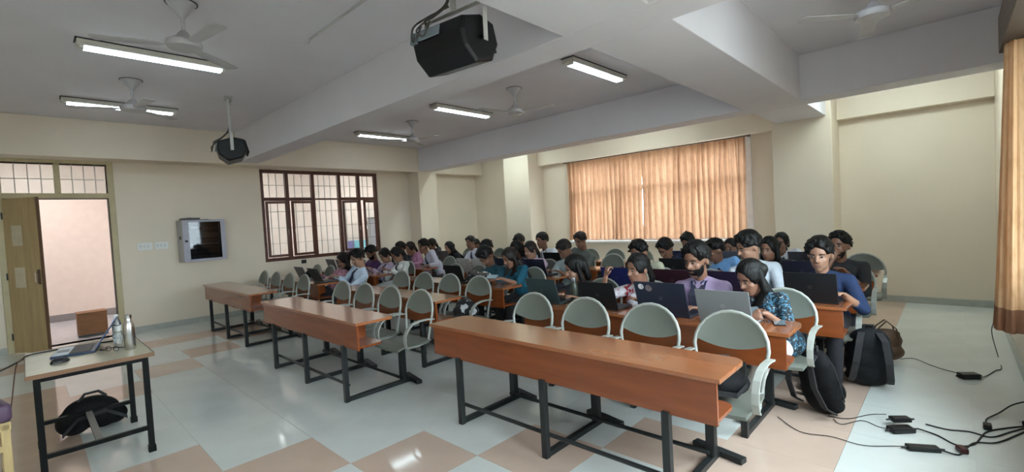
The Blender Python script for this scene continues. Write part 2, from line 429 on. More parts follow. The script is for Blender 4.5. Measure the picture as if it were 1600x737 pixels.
# ------------------------------------------------------------------ barred window in the door wall
w1 = struct('window_1', MB().box((3.39, YL+0.02, 2.82), (6.04, YL+0.10, 2.89)).box((3.39, YL+0.02, 0.99), (6.04, YL+0.10, 1.06)).box((3.39, YL+0.02, 1.06), (3.455, YL+0.10, 2.82)).box((5.975, YL+0.02, 1.06), (6.04, YL+0.10, 2.82)),
            M_WINWOOD, 0.004, 'dark brown wooden window with white iron bars')
posts = [3.92, 4.47, 5.08, 5.56]
for x in posts: MB().box((x-0.035, YL+0.02, 1.06), (x+0.035, YL+0.10, 2.82)).build('mullion', M_WINWOOD, w1, bevel=0.003)
xs = [3.455]+posts+[5.975]
for k in range(5):
    a, b = (xs[k] if k == 0 else xs[k]+0.035), (xs[k+1] if k == 4 else xs[k+1]-0.035)
    th = 0.018 if k == 2 else 0.035
    MB().box((a, YL+0.02, 2.28-th), (b, YL+0.10, 2.28+th)).build('transom', M_WINWOOD, w1, bevel=0.003)
    MB().box((a, YL+0.055, 2.28+th), (b, YL+0.061, 2.82)).build('pane', M_GLASS, w1)
    if k in (2,):
        MB().box((a, YL+0.055, 1.06), (b, YL+0.061, 2.28-th)).build('pane', M_GLASS, w1)
    nb = 3 if k == 2 else 2
    for q in range(1, nb+1):
        x = a+(b-a)*q/(nb+1); MB().box((x-0.006, YL+0.125, 0.99), (x+0.006, YL+0.137, 2.89)).build('bar', M_IRON, w1)
for z in (1.35, 1.68, 2.02, 2.58): MB().box((3.39, YL+0.137, z-0.006), (6.04, YL+0.149, z+0.006)).build('bar', M_IRON, w1)
# casements, slightly ajar sashes meeting at the middle of each pair
for hx, sgn, wd, an in ((3.46, 1, 0.43, 4), (4.44, -1, 0.48, 5), (5.115, 1, 0.40, 9), (5.97, -1, 0.37, 12)):
    s = MB()
    for a, b, c, d in ((0, 0.05, 0, 1.16), (wd-0.05, wd, 0, 1.16), (0.05, wd-0.05, 0, 0.05), (0.05, wd-0.05, 1.11, 1.16)): s.box((min(sgn*a, sgn*b), -0.018, c), (max(sgn*a, sgn*b), 0.018, d))
    so = s.build('casement', M_WINWOOD, w1, bevel=0.003); so.location = (hx, YL+0.005, 1.075); so.rotation_euler = (0, 0, -sgn*math.radians(an))
    p = MB().box((min(sgn*0.05, sgn*(wd-0.05)), -0.003, 0.05), (max(sgn*0.05, sgn*(wd-0.05)), 0.003, 1.11)).build('pane', M_GLASS, so)
    hd = MB().tube([(sgn*(wd-0.025), -0.018, 0.56), (sgn*(wd-0.025), -0.045, 0.56), (sgn*(wd-0.025), -0.05, 0.47)], 0.008).build('handle', M_CHROME, so, smooth=True)
# corridor things seen through the window
cb = empty('steel_cabinet', (7.9, 12.95, 0), 0, 'tall grey steel cabinet in the corridor seen through the barred window', 'cabinet')
M_GSTEEL = mat('pale_blue_grey_enamel', (0.42, 0.44, 0.52), 0.4)
MB().box((-0.45, -0.30, 0), (0.45, 0.30, 1.86)).build('body', M_GSTEEL, cb, bevel=0.006)
for s in (-1, 1): dd = MB().box((min(0, s*0.44)+0.005, -0.32, 0.06), (max(0, s*0.44)-0.005, -0.30, 1.80)).build('door', M_GSTEEL, cb, bevel=0.003); MB().box((s*0.06-0.008, -0.345, 0.9), (s*0.06+0.008, -0.32, 1.05)).build('handle', M_CHROME, dd)
MB().box((-0.47, -0.33, 1.86), (0.47, 0.31, 1.885)).build('cornice', M_STEEL, cb)
nb = empty('notice_stand', (6.85, 12.9, 0), 0, 'low stand with a blue and teal board in the corridor outside', 'stand')
MB().box((-0.36, -0.02, 0.72), (0.36, 0.02, 1.22)).build('board', mat('teal_board', (0.18, 0.50, 0.58), 0.4), nb, bevel=0.004)
MB().box((-0.36, -0.03, 0.72), (-0.10, -0.021, 1.22)).build('violet_panel', mat('violet_panel', (0.17, 0.16, 0.36), 0.5), nb)
for s in (-0.3, 0.3): MB().tube([(s, 0, 0.0), (s, 0, 0.74)], 0.018).tube([(s, -0.22, 0.014), (s, 0.22, 0.014)], 0.014).build('leg', M_STEEL, nb, smooth=True)
bx = empty('wooden_box', (0.74, 10.85, 0), 0.0, 'brown wooden box on the corridor floor beyond the doorway', 'box')
M_CARD = mat('brown_box_board', (0.24, 0.11, 0.045), 0.7, var=0.15, stretch=(1, 1, 4))
MB().box((-0.19, -0.16, 0.03), (0.19, 0.16, 0.385)).build('carcass', M_CARD, bx, bevel=0.004)
MB().box((-0.195, -0.165, 0.385), (0.195, 0.165, 0.405)).build('lid', M_CARD, bx, bevel=0.003)
MB().box((-0.19, -0.14, 0), (0.19, 0.14, 0.03)).build('shadow_base', M_BLACK, bx)  # black slab stands in for the shadow under the box

# ------------------------------------------------------------------ curtained windows
def wave_curtain(L, z0, z1, folds, amp, seed, top_gather=0.6, nz=14, lean=0.0, rows=None):
    """cloth in local y (0..L), z, folds in x"""
    r = np.random.default_rng(seed); nx = folds*10
    ph = np.cumsum(0.75+0.5*r.random(folds+2)); v = []; f = []
    am = 0.6+0.7*r.random(folds+2)
    for k in range(nz+1):
        z = z0+(z1-z0)*k/nz; u = k/nz
        for i in range(nx+1):
            s = i/nx*folds; b = int(min(s, folds-1e-6)); w = s-b
            y = (ph[b]+(ph[b+1]-ph[b])*w-ph[0])/(ph[folds]-ph[0])*L
            a = amp*(am[b]*(1-w)+am[b+1]*w)*(1-0.45*u*top_gather)
            x = a*math.sin(2*math.pi*s+0.5*math.sin(3*u+b))+0.3*a*math.sin(4*math.pi*s+1.3+2*u)+lean*(1-u)**1.3
            v.append((x, y+0.012*math.sin(5*u+b*1.7), z+(0.008*math.sin(2.1*s) if k == 0 else 0)))
    n = nx+1
    for k in range(*(rows or (0, nz))):
        for i in range(nx): f.append((k*n+i, k*n+i+1, (k+1)*n+i+1, (k+1)*n+i))
    m = MB(); m.v = v; m.f = f; m.m = [0]*len(f); return m
M_CURT = curtain_mat('orange_print_curtain', (0.40, 0.25, 0.16), (0.46, 0.255, 0.155), 0.45)
w2 = struct('window_2', MB().box((XB+0.05, 2.74, 0.99), (XB+0.12, 6.72, 1.06)).box((XB+0.05, 2.74, 2.79), (XB+0.12, 6.72, 2.86)).box((XB+0.05, 2.74, 1.06), (XB+0.12, 2.81, 2.79)).box((XB+0.05, 6.65, 1.06), (XB+0.12, 6.72, 2.79)),
            M_ALU, 0.004, 'wide white window behind orange curtains')
for y in (4.0, 4.73, 5.45): MB().box((XB+0.05, y-0.05, 1.06), (XB+0.12, y+0.05, 2.79)).build('mullion', M_ALU, w2)
MB().box((XB+0.05, 2.81, 2.10), (XB+0.12, 6.65, 2.20)).build('transom', M_ALU, w2)
for a, b in ((2.81, 3.95), (4.05, 4.68), (4.78, 5.40), (5.50, 6.65)):
    MB().box((XB+0.082, a, 1.06), (XB+0.088, b, 2.10)).build('pane', M_GLASS, w2); MB().box((XB+0.082, a, 2.20), (XB+0.088, b, 2.79)).build('pane', M_GLASS, w2)
MB().box((XB-0.10, 2.66, 0.945), (XB+0.05, 6.80, 0.99)).build('sill', M_ALU, w2, bevel=0.004)
MB().box((XB-0.03, 6.72, 0.99), (XB+0.05, 6.80, 2.89)).box((XB-0.03, 2.66, 0.99), (XB+0.05, 2.74, 2.89)).build('jamb_lining', M_ALU, w2)
rod = MB().tube([(9.10, 2.62, 2.875), (9.10, 6.82, 2.875)], 0.014, 10)
for y in (2.68, 4.72, 6.76): rod.box((9.09, y-0.012, 2.865), (XB, y+0.012, 2.885))
tag(rod.build('curtain_rod', mat('dark_rod', (0.10, 0.07, 0.05), 0.4), smooth=True), 'dark curtain rod above the wide window in the back wall', 'curtain rod')
for a, b, sd, lb in ((4.775, 6.70, 3, 'orange patterned curtain on the wide window, half nearer the pale column'), (2.72, 4.765, 5, 'orange patterned curtain on the wide window, half nearer the alcove')):
    c = wave_curtain(b-a, 1.03, 2.86, 17, 0.042, sd).build('curtain', M_CURT, smooth=True, fix=False)
    c.location = (9.09, a, 0); tag(c, lb, 'curtain', 'curtains of the back window')
# side window with its curtain, and the added unseen fill window
for n, W in ((3, WINR), (4, WINR_FILL)):
    wo = struct('window_%d' % n, MB().box((W[0], YR-0.14, W[2]), (W[1], YR-0.07, W[2]+0.06)).box((W[0], YR-0.14, W[3]-0.06), (W[1], YR-0.07, W[3])).box((W[0], YR-0.14, W[2]), (W[0]+0.06, YR-0.07, W[3])).box((W[1]-0.06, YR-0.14, W[2]), (W[1], YR-0.07, W[3])), M_ALU, 0.004)
    mx_ = (W[0]+W[1])/2
    MB().box((mx_-0.04, YR-0.14, W[2]+0.06), (mx_+0.04, YR-0.07, W[3]-0.06)).build('mullion', M_ALU, wo)
    for a, b in ((W[0]+0.06, mx_-0.04), (mx_+0.04, W[1]-0.06)): MB().box((a, YR-0.108, W[2]+0.06), (b, YR-0.102, W[3]-0.06)).build('pane', M_GLASS, wo)
M_CURT2 = curtain_mat('orange_side_curtain', (0.78, 0.52, 0.30), (0.80, 0.50, 0.28), 0.45)
sc_ = empty('side_curtain', (4.78, YR, 0), 0, 'orange patterned curtain with brown hem drawn aside at the aisle wall', 'curtain')
def bundle(z0, z1, n=96, rows=10):
    """drawn curtain: fluted cloth gathered into a loose column against the wall"""
    v = []; f = []
    for k in range(rows+1):
        z = z0+(z1-z0)*k/rows; u = (z-0.64)/1.98
        rx, ry = 0.20-0.08*u**0.7, 0.095-0.040*u**0.7
        for i in range(n):
            a = 2*math.pi*i/n; w = 1+(0.09-0.02*u)*math.sin(7*a+0.8*math.sin(2*u))+0.04*math.sin(15*a+2*u)
            v.append((rx*w*math.cos(a), 0.135-0.035*u+ry*w*math.sin(a), z))
    for k in range(rows):
        for i in range(n): f.append((k*n+i, k*n+(i+1) % n, (k+1)*n+(i+1) % n, (k+1)*n+i))
    m = MB(); m.v = v; m.f = f; m.m = [0]*len(f); return m
bundle(0.80, 2.62).build('cloth', M_CURT2, sc_, smooth=True, fix=False)
bundle(0.64, 0.80, rows=2).build('hem', curtain_mat('brown_hem', (0.30, 0.15, 0.09), (0.3, 0.12, 0.05), 0.2), sc_, smooth=True, fix=False)
MB().box((-3.7, 0.0, 2.62), (0.24, 0.17, 2.88)).build('pelmet', mat('dark_pelmet', (0.07, 0.045, 0.03), 0.7), sc_, bevel=0.004)

# ------------------------------------------------------------------ ceiling fixtures
M_TUBE = lamp_mat('cool_white_tube', (0.74, 0.93, 1.0), TUBE)
M_HOUS = mat('cream_lamp_housing', (0.66, 0.62, 0.56), 0.5)
def tube_light(x0, y, label, ln=1.24, along='x', m=M_TUBE, zc=CEIL, real=True):
    t = empty('tube_light', (x0, y, zc), 0 if along == 'x' else math.radians(90), label, 'ceiling light', 'tube lights')
    MB().box((0, -0.085, -0.062), (ln, 0.085, -0.006)).build('housing', M_HOUS, t, bevel=0.006)
    MB().box((-0.012, -0.095, -0.006), (ln+0.012, 0.095, 0.0)).build('gap_shade', M_STEEL, t)  # dark sheet stands in for the shaded gap below the ceiling
    MB().box((0.05, -0.05, -0.080), (ln-0.05, 0.05, -0.0625)).build('diffuser', m, t, bevel=0.006)
    for a in (0.02, ln-0.05): MB().box((a, -0.055, -0.082), (a+0.03, 0.055, -0.0625)).build('end_cap', M_WHITEP, t)
    return t
tube_light(0.46, 5.93, 'long lit tube light nearest the small ceiling fan over the table')
tube_light(0.46, 8.40, 'lit tube light partly behind a fan, closest to the door')
tube_light(4.63, 3.33, 'lit tube light beside the wide girder')
tube_light(4.63, 5.98, 'lit tube light between two fans over the middle desks')
tube_light(4.68, 8.56, 'lit tube light near the barred window wall')
for y, lb in ((7.35, 'tube light behind the far beam before the pale column'), (4.1, 'tube light behind the far beam before the wide window'), (-0.05, 'tube light behind the far beam before the alcove')):
    tube_light(7.75, y, lb, along='y', m=lamp_mat('bright_tube', (0.78, 0.96, 0.92), WASH_TUBE))
tube_light(3.4, 0.48, 'tube light between girder and side curtain')
for x in (-0.5, 3.2, 6.6):  # unseen lamps added to brighten the corridor
    tube_light(x, 11.8, {-0.5: 'added unseen corridor light outside the door', 3.2: 'corridor tube light outside the barred window', 6.6: 'added unseen corridor light above the steel cabinet'}[x], m=lamp_mat('corridor_fill', (1.0, 0.96, 0.93), CORRIDOR_FILL), zc=3.3)

def fan(x, y, a0, label):
    t = empty('ceiling_fan', (x, y, CEIL), 0, label, 'fan', 'ceiling fans')
    MB().lathe((0, 0, 0), [(0.115, 0.0), (0.115, -0.006)], 20).build('ceiling_ring', M_BLACK, t, smooth=True)
    MB().lathe((0, 0, 0), [(0.105, -0.006), (0.085, -0.03), (0.045, -0.085), (0.020, -0.12), (0.014, -0.125)], 20).build('canopy', M_FANC, t, smooth=True)
    MB().tube([(0, 0, -0.12), (0, 0, -0.235)], 0.014, 10).build('rod', M_FANC, t, smooth=True)
    MB().lathe((0, 0, 0), [(0.014, -0.225), (0.03, -0.235), (0.06, -0.275), (0.10, -0.305), (0.125, -0.315), (0.13, -0.345), (0.12, -0.365), (0.06, -0.372)], 24).build('motor', M_FANC, t, smooth=True)
    for k in range(3):
        a = a0+k*2*math.pi/3
        b = MB(); pts = [(0.13, -0.02), (0.18, -0.05), (0.58, -0.065), (0.60, -0.04), (0.60, 0.04), (0.58, 0.06), (0.18, 0.05), (0.13, 0.02)]
        b.prism(pts, 'xy', -0.346, -0.341)
        o = b.build('blade', M_FANC, t, bevel=0.0015); o.rotation_euler = (math.radians(7)*0, 0, a)
fan(1.01, 4.53, 0.70, 'cream ceiling fan nearest the long tube light, above the table')
fan(1.01, 7.09, 0.65, 'cream ceiling fan in front of the tube light by the door')
fan(5.06, 4.61, 0.75, 'cream ceiling fan between the two beams, nearer the girder')
fan(5.09, 7.23, 0.7, 'cream ceiling fan between the two beams, nearer the barred window')
fan(5.06, 0.47, 0.2, 'cream ceiling fan in the aisle bay beside the alcove')

# hanging loudspeakers
M_SPK = mat('black_speaker_shell', (0.005, 0.006, 0.008), 0.4, spec=0.35, bump=0.15, bscale=300)
M_SPKP = mat('grey_blue_speaker_panel', (0.26, 0.31, 0.36), 0.4)
M_YOKE = mat('pale_grey_yoke', (0.50, 0.49, 0.47), 0.45)
def speaker(x, y, label, rz, drop):
    t = empty('loudspeaker', (x, y, CEIL), rz, label, 'loudspeaker', 'hanging loudspeakers')
    # body hangs at local z = drop; long axis local y; rear faces -x
    R = Matrix.Rotation(math.radians(-14), 4, 'Y')
    hexp = [(-0.19, 0.06), (-0.15, 0.145), (0.06, 0.16), (0.19, 0.10), (0.20, -0.05), (0.10, -0.16), (-0.10, -0.17), (-0.19, -0.05)]
    b = MB(); secs = [(-0.25, 0.86), (-0.235, 1.0), (0.235, 1.0), (0.25, 0.86)]; n = len(hexp)
    for yy, s in secs: b.v += [(p[0]*s, yy, p[1]*s) for p in hexp]
    for k in range(3):
        for i in range(n): b.f.append((k*n+i, k*n+(i+1) % n, (k+1)*n+(i+1) % n, (k+1)*n+i)); b.m.append(0)
    b.f += [tuple(range(n)), tuple(3*n+i for i in range(n))]; b.m += [0, 0]
    body = b.build('cabinet', M_SPK, t, bevel=0.008); body.location = (0, 0, drop); body.rotation_euler = (0, math.radians(-14), 0); body.scale = (0.92, 0.92, 0.92)
    MB().obox((-0.185, 0.06, 0.105), ((0.42, 0, 0.9), (0, 1, 0), (-0.9, 0, 0.42)), (0.035, 0.10, 0.006)).build('connector_panel', M_SPKP, body)
    for k, yy in enumerate((0.19, 0.215, 0.238)): MB().obox((-0.185, yy, 0.10), ((0.42, 0, 0.9), (0, 1, 0), (-0.9, 0, 0.42)), (0.04, 0.006, 0.012)).build('rib', M_SPKP, body)
    MB().box((0.185, -0.21, -0.10), (0.207, 0.21, 0.09)).build('grille', mat('speaker_grille', (0.01, 0.01, 0.01), 0.7, bump=0.6, bscale=500), body, bevel=0.004)
    for s in (-1, 1): MB().tube([(0, s*0.25, 0), (0, s*0.272, 0)], 0.014, 10).build('bolt', M_BLACK, body, smooth=True)
    zt = 0.225
    yk = MB().ribbon([(0, -0.268, -0.03), (0, -0.268, zt-0.03), (0, -0.255, zt-0.005), (0, -0.23, zt), (0, 0, zt), (0, 0.23, zt), (0, 0.255, zt-0.005), (0, 0.268, zt-0.03), (0, 0.268, -0.03)], (1, 0, 0), 0.04, 0.006).build('yoke', M_YOKE, t, bevel=0.001)
    yk.location = (0, 0, drop)
    MB().tube([(0, 0, drop+zt), (0, 0, -0.004)], 0.02, 12).build('hanging_pole', M_YOKE, t, smooth=True)
    MB().box((-0.05, -0.12, -0.012), (0.05, 0.12, 0)).build('ceiling_bracket', M_YOKE, t, bevel=0.003)
    cb_ = MB().tube(spline([(0.02, 0.03, -0.02), (-0.005, 0.045, -0.2), (-0.02, 0.03, drop+zt+0.08), (-0.10, 0.08, drop+0.20), (-0.20, 0.07, drop+0.13), (-0.205, 0.05, drop+0.09)]), 0.011, 8)
    cb_.tube(spline([(-0.02, 0.03, drop+zt+0.05), (-0.13, 0.13, drop+0.17), (-0.235, 0.12, drop+0.07), (-0.235, 0.06, drop+0.02), (-0.20, 0.03, drop+0.12)]), 0.006, 6).tube(spline([(-0.02, 0.02, drop+zt+0.04), (-0.12, 0.16, drop+0.19), (-0.22, 0.17, drop+0.10), (-0.24, 0.15, drop+0.0), (-0.21, 0.10, drop+0.10)]), 0.007, 6)
    cb_.build('cable', mat('grey_brown_cable', (0.09, 0.08, 0.07), 0.5), t, smooth=True)
speaker(2.10, 2.43, 'large-looking black loudspeaker hung on a pole beside the girder', 0.12, -0.71)
speaker(2.10, 7.33, 'black loudspeaker hung on a pole near the barred window', -0.25, -0.73)
cd = MB().tube([(2.09, 4.61, 3.488), (2.085, 3.3, 3.488)], 0.008, 8).tube([(2.09, 4.61, 3.488), (2.10, 4.66, 3.47), (2.07, 4.69, 3.46)], 0.006, 6)
tag(cd.build('ceiling_conduit', M_YOKE, smooth=True), 'thin conduit with a hook running along the ceiling', 'conduit')

# ------------------------------------------------------------------ wall fittings
for k, (a, b) in enumerate(((1.35, 1.56), (1.59, 1.79))):
    t = empty('switch_panel', ((a+b)/2, YL, 1.47), 0, ('white switch panel on the door wall, nearer the door', 'white switch panel on the door wall, nearer the glass cabinet')[k], 'switch panel', 'switch panels')
    MB().box((-(b-a)/2, -0.018, -0.065), ((b-a)/2, 0, 0.065)).build('plate', M_WHITEP, t, bevel=0.004)
    for i in range(3): MB().box((-0.075+i*0.052, -0.024, -0.03), (-0.04+i*0.052, -0.018, 0.03)).build('switch', mat('switch_rocker', (0.66, 0.65, 0.62), 0.4), t, bevel=0.002)
t = empty('network_cabinet', (2.26, YL, 1.15), 0, 'grey wall cabinet with glass door and black equipment inside', 'wall cabinet')
M_RACK = mat('light_grey_rack_enamel', (0.40, 0.40, 0.42), 0.4)
MB().box((-0.33, -0.42, 0), (-0.315, 0, 0.74)).box((0.315, -0.42, 0), (0.33, 0, 0.74)).box((-0.315, -0.42, 0), (0.315, 0, 0.015)).box((-0.315, -0.42, 0.725), (0.315, 0, 0.74)).box((-0.315, -0.015, 0.015), (0.315, 0, 0.725)).build('carcass', M_RACK, t)
dr = MB().box((-0.33, -0.44, 0), (-0.235, -0.42, 0.74)).box((0.255, -0.44, 0), (0.33, -0.42, 0.74)).box((-0.235, -0.44, 0), (0.255, -0.42, 0.045)).box((-0.235, -0.44, 0.70), (0.255, -0.42, 0.74)).build('door_frame', mat('lilac_grey_rack_door', (0.37, 0.36, 0.42), 0.4), t, bevel=0.003)
MB().box((-0.235, -0.433, 0.045), (0.255, -0.428, 0.70)).build('glass', glass_mat('smoked_glass', (0.5, 0.5, 0.53)), dr)
MB().tube([(-0.285, -0.44, 0.37), (-0.285, -0.462, 0.37)], 0.022, 12).build('lock', M_STEEL, dr, smooth=True)
MB().box((-0.2, -0.4275, 0.59), (-0.09, -0.426, 0.62)).build('label', M_WHITEP, dr)
M_DKIN = mat('rack_dark_inside', (0.03, 0.03, 0.03), 0.5)
MB().box((-0.314, -0.41, 0.30), (0.314, -0.03, 0.315)).build('shelf', M_RACK, t)
for z, hh, cc in ((0.34, 0.045, (0.10, 0.09, 0.08)), (0.42, 0.09, (0.24, 0.20, 0.15)), (0.56, 0.05, (0.16, 0.09, 0.06)), (0.06, 0.05, (0.05, 0.06, 0.07)), (0.14, 0.06, (0.06, 0.065, 0.07))):
    MB().box((-0.02 if z > 0.4 else -0.26, -0.38, z), (0.22, -0.06, z+hh)).build('rack_unit', mat('rack_%d' % int(z*100), cc, 0.5), t, bevel=0.003)
MB().box((-0.314, -0.03, 0.02), (0.314, -0.016, 0.72)).build('back_lining', M_DKIN, t)
MB().box((-0.345, -0.30, 0.40), (-0.33, -0.24, 0.46)).build('side_lock', M_STEEL, t)
rt = empty('router', (2.12, 9.95, 1.89), 0, 'black flat network box lying on top of the wall cabinet', 'router')
MB().box((-0.17, -0.13, 0.002), (0.10, 0.10, 0.04)).build('case', M_BLACK, rt, bevel=0.008)
MB().box((0.10, -0.10, 0.002), (0.24, 0.06, 0.012)).build('tray', M_BLACK, rt, bevel=0.003)
MB().tube([(-0.1, 0.09, 0.04), (0.0, 0.12, 0.05), (0.09, 0.1, 0.03)], 0.005, 6).build('lead', M_RUBBER, rt, smooth=True)
sk_ = empty('wall_socket', (4.15, YL, 0.93), 0, 'small black socket box on the wall below the barred window', 'socket')
MB().box((-0.05, -0.03, -0.04), (0.05, 0, 0.04)).build('box', M_BLACK, sk_, bevel=0.005)
MB().box((-0.02, -0.055, -0.02), (0.02, -0.03, 0.02)).build('plug', M_BLACK, sk_, bevel=0.004)

# ------------------------------------------------------------------ desks with floor frames
DL, DZ = 2.30, 0.765
def rrect(x0, x1, y0, y1, r, corners, n=5):
    """outline with chosen corners rounded: order (x0,y0),(x1,y0),(x1,y1),(x0,y1)"""
    out = []
    for (cx, cy, sx, sy, a0), on in zip(((x0, y0, 1, 1, 180), (x1, y0, -1, 1, 270), (x1, y1, -1, -1, 0), (x0, y1, 1, -1, 90)), corners):
        if not on: out.append((cx, cy)); continue
        for k in range(n+1):
            a = math.radians(a0+90*k/n); out.append((cx+sx*r+r*math.cos(a), cy+sy*r+r*math.sin(a)))
    return out
def make_desk():
    t = empty('long_desk')
    MB().prism(rrect(-0.02, 0.38, -0.025, DL+0.025, 0.07, (0, 1, 1, 0)), 'xy', DZ-0.025, DZ).build('desk_top', M_LAM_LIT, t, bevel=0.003)
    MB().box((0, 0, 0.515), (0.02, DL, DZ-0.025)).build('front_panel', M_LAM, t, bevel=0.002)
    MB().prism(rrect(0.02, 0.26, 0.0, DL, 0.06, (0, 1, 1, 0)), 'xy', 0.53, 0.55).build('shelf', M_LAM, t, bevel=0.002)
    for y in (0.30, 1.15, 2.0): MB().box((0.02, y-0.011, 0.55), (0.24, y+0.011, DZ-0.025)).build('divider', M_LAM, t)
    for y in (0.27, 1.13, 1.99):
        MB().box((-0.02, y-0.022, 0), (0.022, y+0.022, 0.53)).build('front_leg', M_STEEL, t, bevel=0.003)
        MB().box((0.022, y-0.02, 0.003), (0.70, y+0.02, 0.04)).build('floor_runner', M_STEEL, t, bevel=0.003)
        MB().box((0.58, y-0.028, 0.04), (0.635, y+0.028, 0.375)).build('rear_post', M_STEEL, t, bevel=0.004)
        MB().obox((0.72, y, 0.0205), ((0.2, 0.98, 0), (-0.98, 0.2, 0), (0, 0, 1)), (0.17, 0.03, 0.0175)).build('foot_bar', M_STEEL, t, bevel=0.003)
    MB().tube([(0.03, 0.27, 0.15), (0.03, 1.99, 0.15)], 0.014, 8).build('front_stretcher', M_STEEL, t, smooth=True)
    MB().tube([(0.56, 0.27, 0.075), (0.56, 1.99, 0.075)], 0.014, 8).build('rear_stretcher', M_STEEL, t, smooth=True)
    MB().box((0.585, 0.05, 0.375), (0.63, DL-0.1, 0.41)).build('seat_beam', M_STEEL, t, bevel=0.003)
    return t
def make_chair():
    t = empty('arm_chair')
    # seat pan, waterfall front edge (local -x is the front)
    s = MB(); nx_, ny_ = 8, 6; top = []
    for i in range(nx_+1):
        for j in range(ny_+1):
            x = -0.21+0.40*i/nx_; v = -1+2*j/ny_; y = v*(0.225-0.02*(i/nx_)**2)
            z = 0.443+0.010*v*v-0.02*max(0, (0.12-i/nx_)/0.12)**2*1.2-0.008*math.sin(math.pi*i/nx_)
            if i in (0, nx_): y *= 0.93
            top.append((x, y, z))
    bot = [(x, y, z-0.022) for x, y, z in top]; n = (nx_+1)*(ny_+1); fs = []
    for i in range(nx_):
        for j in range(ny_):
            a = i*(ny_+1)+j; q = (a, a+1, a+ny_+2, a+ny_+1); fs += [q, tuple(n+k for k in reversed(q))]
    rim = [j for j in range(ny_+1)]+[i*(ny_+1)+ny_ for i in range(1, nx_+1)]+[nx_*(ny_+1)+j for j in range(ny_-1, -1, -1)]+[i*(ny_+1) for i in range(nx_-1, 0, -1)]
    for k in range(len(rim)): a, b = rim[k], rim[(k+1) % len(rim)]; fs.append((a, n+a, n+b, b))
    s.add(top+bot, fs); s.build('seat', M_CHAIR, t, smooth=True)
    # arched back frame
    def bx_(z): return 0.155+0.07*(z-0.44)/0.48
    pts = [(0.13, -0.175, 0.435), (0.16, -0.19, 0.45), (bx_(0.55), -0.203, 0.55), (bx_(0.68), -0.225, 0.68)]
    for k in range(0, 13):
        a = math.pi*(1-k/12.0); z = 0.70+0.22*math.sin(a); pts.append((bx_(z)+0.025*math.sin(a), 0.228*math.cos(a), z))
    pts += [(bx_(0.68), 0.225, 0.68), (bx_(0.55), 0.203, 0.55), (0.16, 0.19, 0.45), (0.13, 0.175, 0.435)]
    MB().tube(pts, 0.012, 10).build('back_frame', M_CHAIRF, t, smooth=True)
    # D-shaped back panel, lower edge sagging, dished backwards
    p = MB(); cols = 13; rws = 6; fr_ = []; bk = []
    for i in range(cols):
        v = -1+2*i/(cols-1); y = 0.222*v
        zt = 0.70+0.215*math.sqrt(max(0, 1-min(1, abs(v)*0.985)**2)); zb = 0.735-0.05*(1-v*v)
        for k in range(rws):
            z = zb+(zt-zb)*k/(rws-1); x = bx_(z)+0.028*(1-v*v)*math.sin(math.pi*min(1, 0.25+0.75*k/(rws-1)))+0.025*max(0, (z-0.70)/0.22)**1.0*0.9*(1-abs(v)*0.2)
            fr_.append((x-0.006, y, z)); bk.append((x+0.006, y, z))
    n = len(fr_); fs = []
    for i in range(cols-1):
        for k in range(rws-1):
            a = i*rws+k; q = (a, a+rws, a+rws+1, a+1); fs += [q, tuple(n+c_ for c_ in reversed(q))]
    rim = [i*rws for i in range(cols)]+[(cols-1)*rws+k for k in range(1, rws)]+[i*rws+rws-1 for i in range(cols-2, -1, -1)]+[k for k in range(rws-2, 0, -1)]
    for k in range(len(rim)): a, b = rim[k], rim[(k+1) % len(rim)]; fs.append((a, n+a, n+b, b))
    p.add(fr_+bk, fs); p.build('backrest', M_CHAIR, t, smooth=True)
    for sgn in (-1, 1):
        y = sgn*0.243
        MB().ribbon([(0.195, y, 0.655), (0.12, y, 0.664), (0.03, y, 0.665), (-0.05, y, 0.650), (-0.11, y, 0.610), (-0.145, y, 0.55), (-0.15, y, 0.49), (-0.135, y, 0.44), (-0.115, y, 0.425)], (0, 1, 0), 0.042, 0.012).build('armrest', M_CHAIRF, t, bevel=0.002)
        MB().tube([(-0.115, y, 0.432), (0.0, y-sgn*0.02, 0.420), (0.15, y-sgn*0.06, 0.425)], 0.010, 8).build('side_rail', M_CHAIRF, t, smooth=True)
    MB().box((-0.10, -0.15, 0.410), (0.10, 0.15, 0.4215)).build('seat_bracket', M_STEEL, t)
    return t

COLS = {
 'L': dict(x=[2.09, 3.07, 4.06, 5.05, 6.05, 7.05], y=[7.0, 7.08, 7.13, 7.15, 7.15, 7.15], nm='window-wall column'),
 'M': dict(x=[1.96, 3.0, 3.99, 4.98, 6.0, 7.02], y=[3.8, 4.04, 4.0, 3.97, 3.97, 3.97], nm='centre column'),
 'R': dict(x=[2.31, 3.37, 4.41, 5.45, 6.50], y=[0.86, 0.80, 0.64, 0.64, 0.64], nm='cable-aisle column'),
}
ORD = ['first', 'second', 'third', 'fourth', 'fifth', 'sixth']
desk0, chair0 = make_desk(), make_chair()
CH = {}
first_d = first_c = True
for ck, c in COLS.items():
    for r, (x0, ye) in enumerate(zip(c['x'], c['y'])):
        d = desk0 if first_d else copy_tree(desk0); first_d = False
        d.location = (x0, ye, 0)
        tag(d, 'long orange-brown desk on grey steel frame, %s row of the %s' % (ORD[r], c['nm']), 'desk', 'long desks')
        for s in range(4):
            q = chair0 if first_c else copy_tree(chair0); first_c = False
            y = ye+0.2+0.565*s
            q.location = (x0+0.60, y, 0); CH[(ck, r+1, s)] = (x0+0.60, y)
            tag(q, 'pale grey armchair, %s seat from the %s end, %s row of the %s' % (ORD[s], {'L': 'inner', 'M': 'cable-side', 'R': 'aisle'}[ck], ORD[r], c['nm']), 'chair', 'desk chairs')

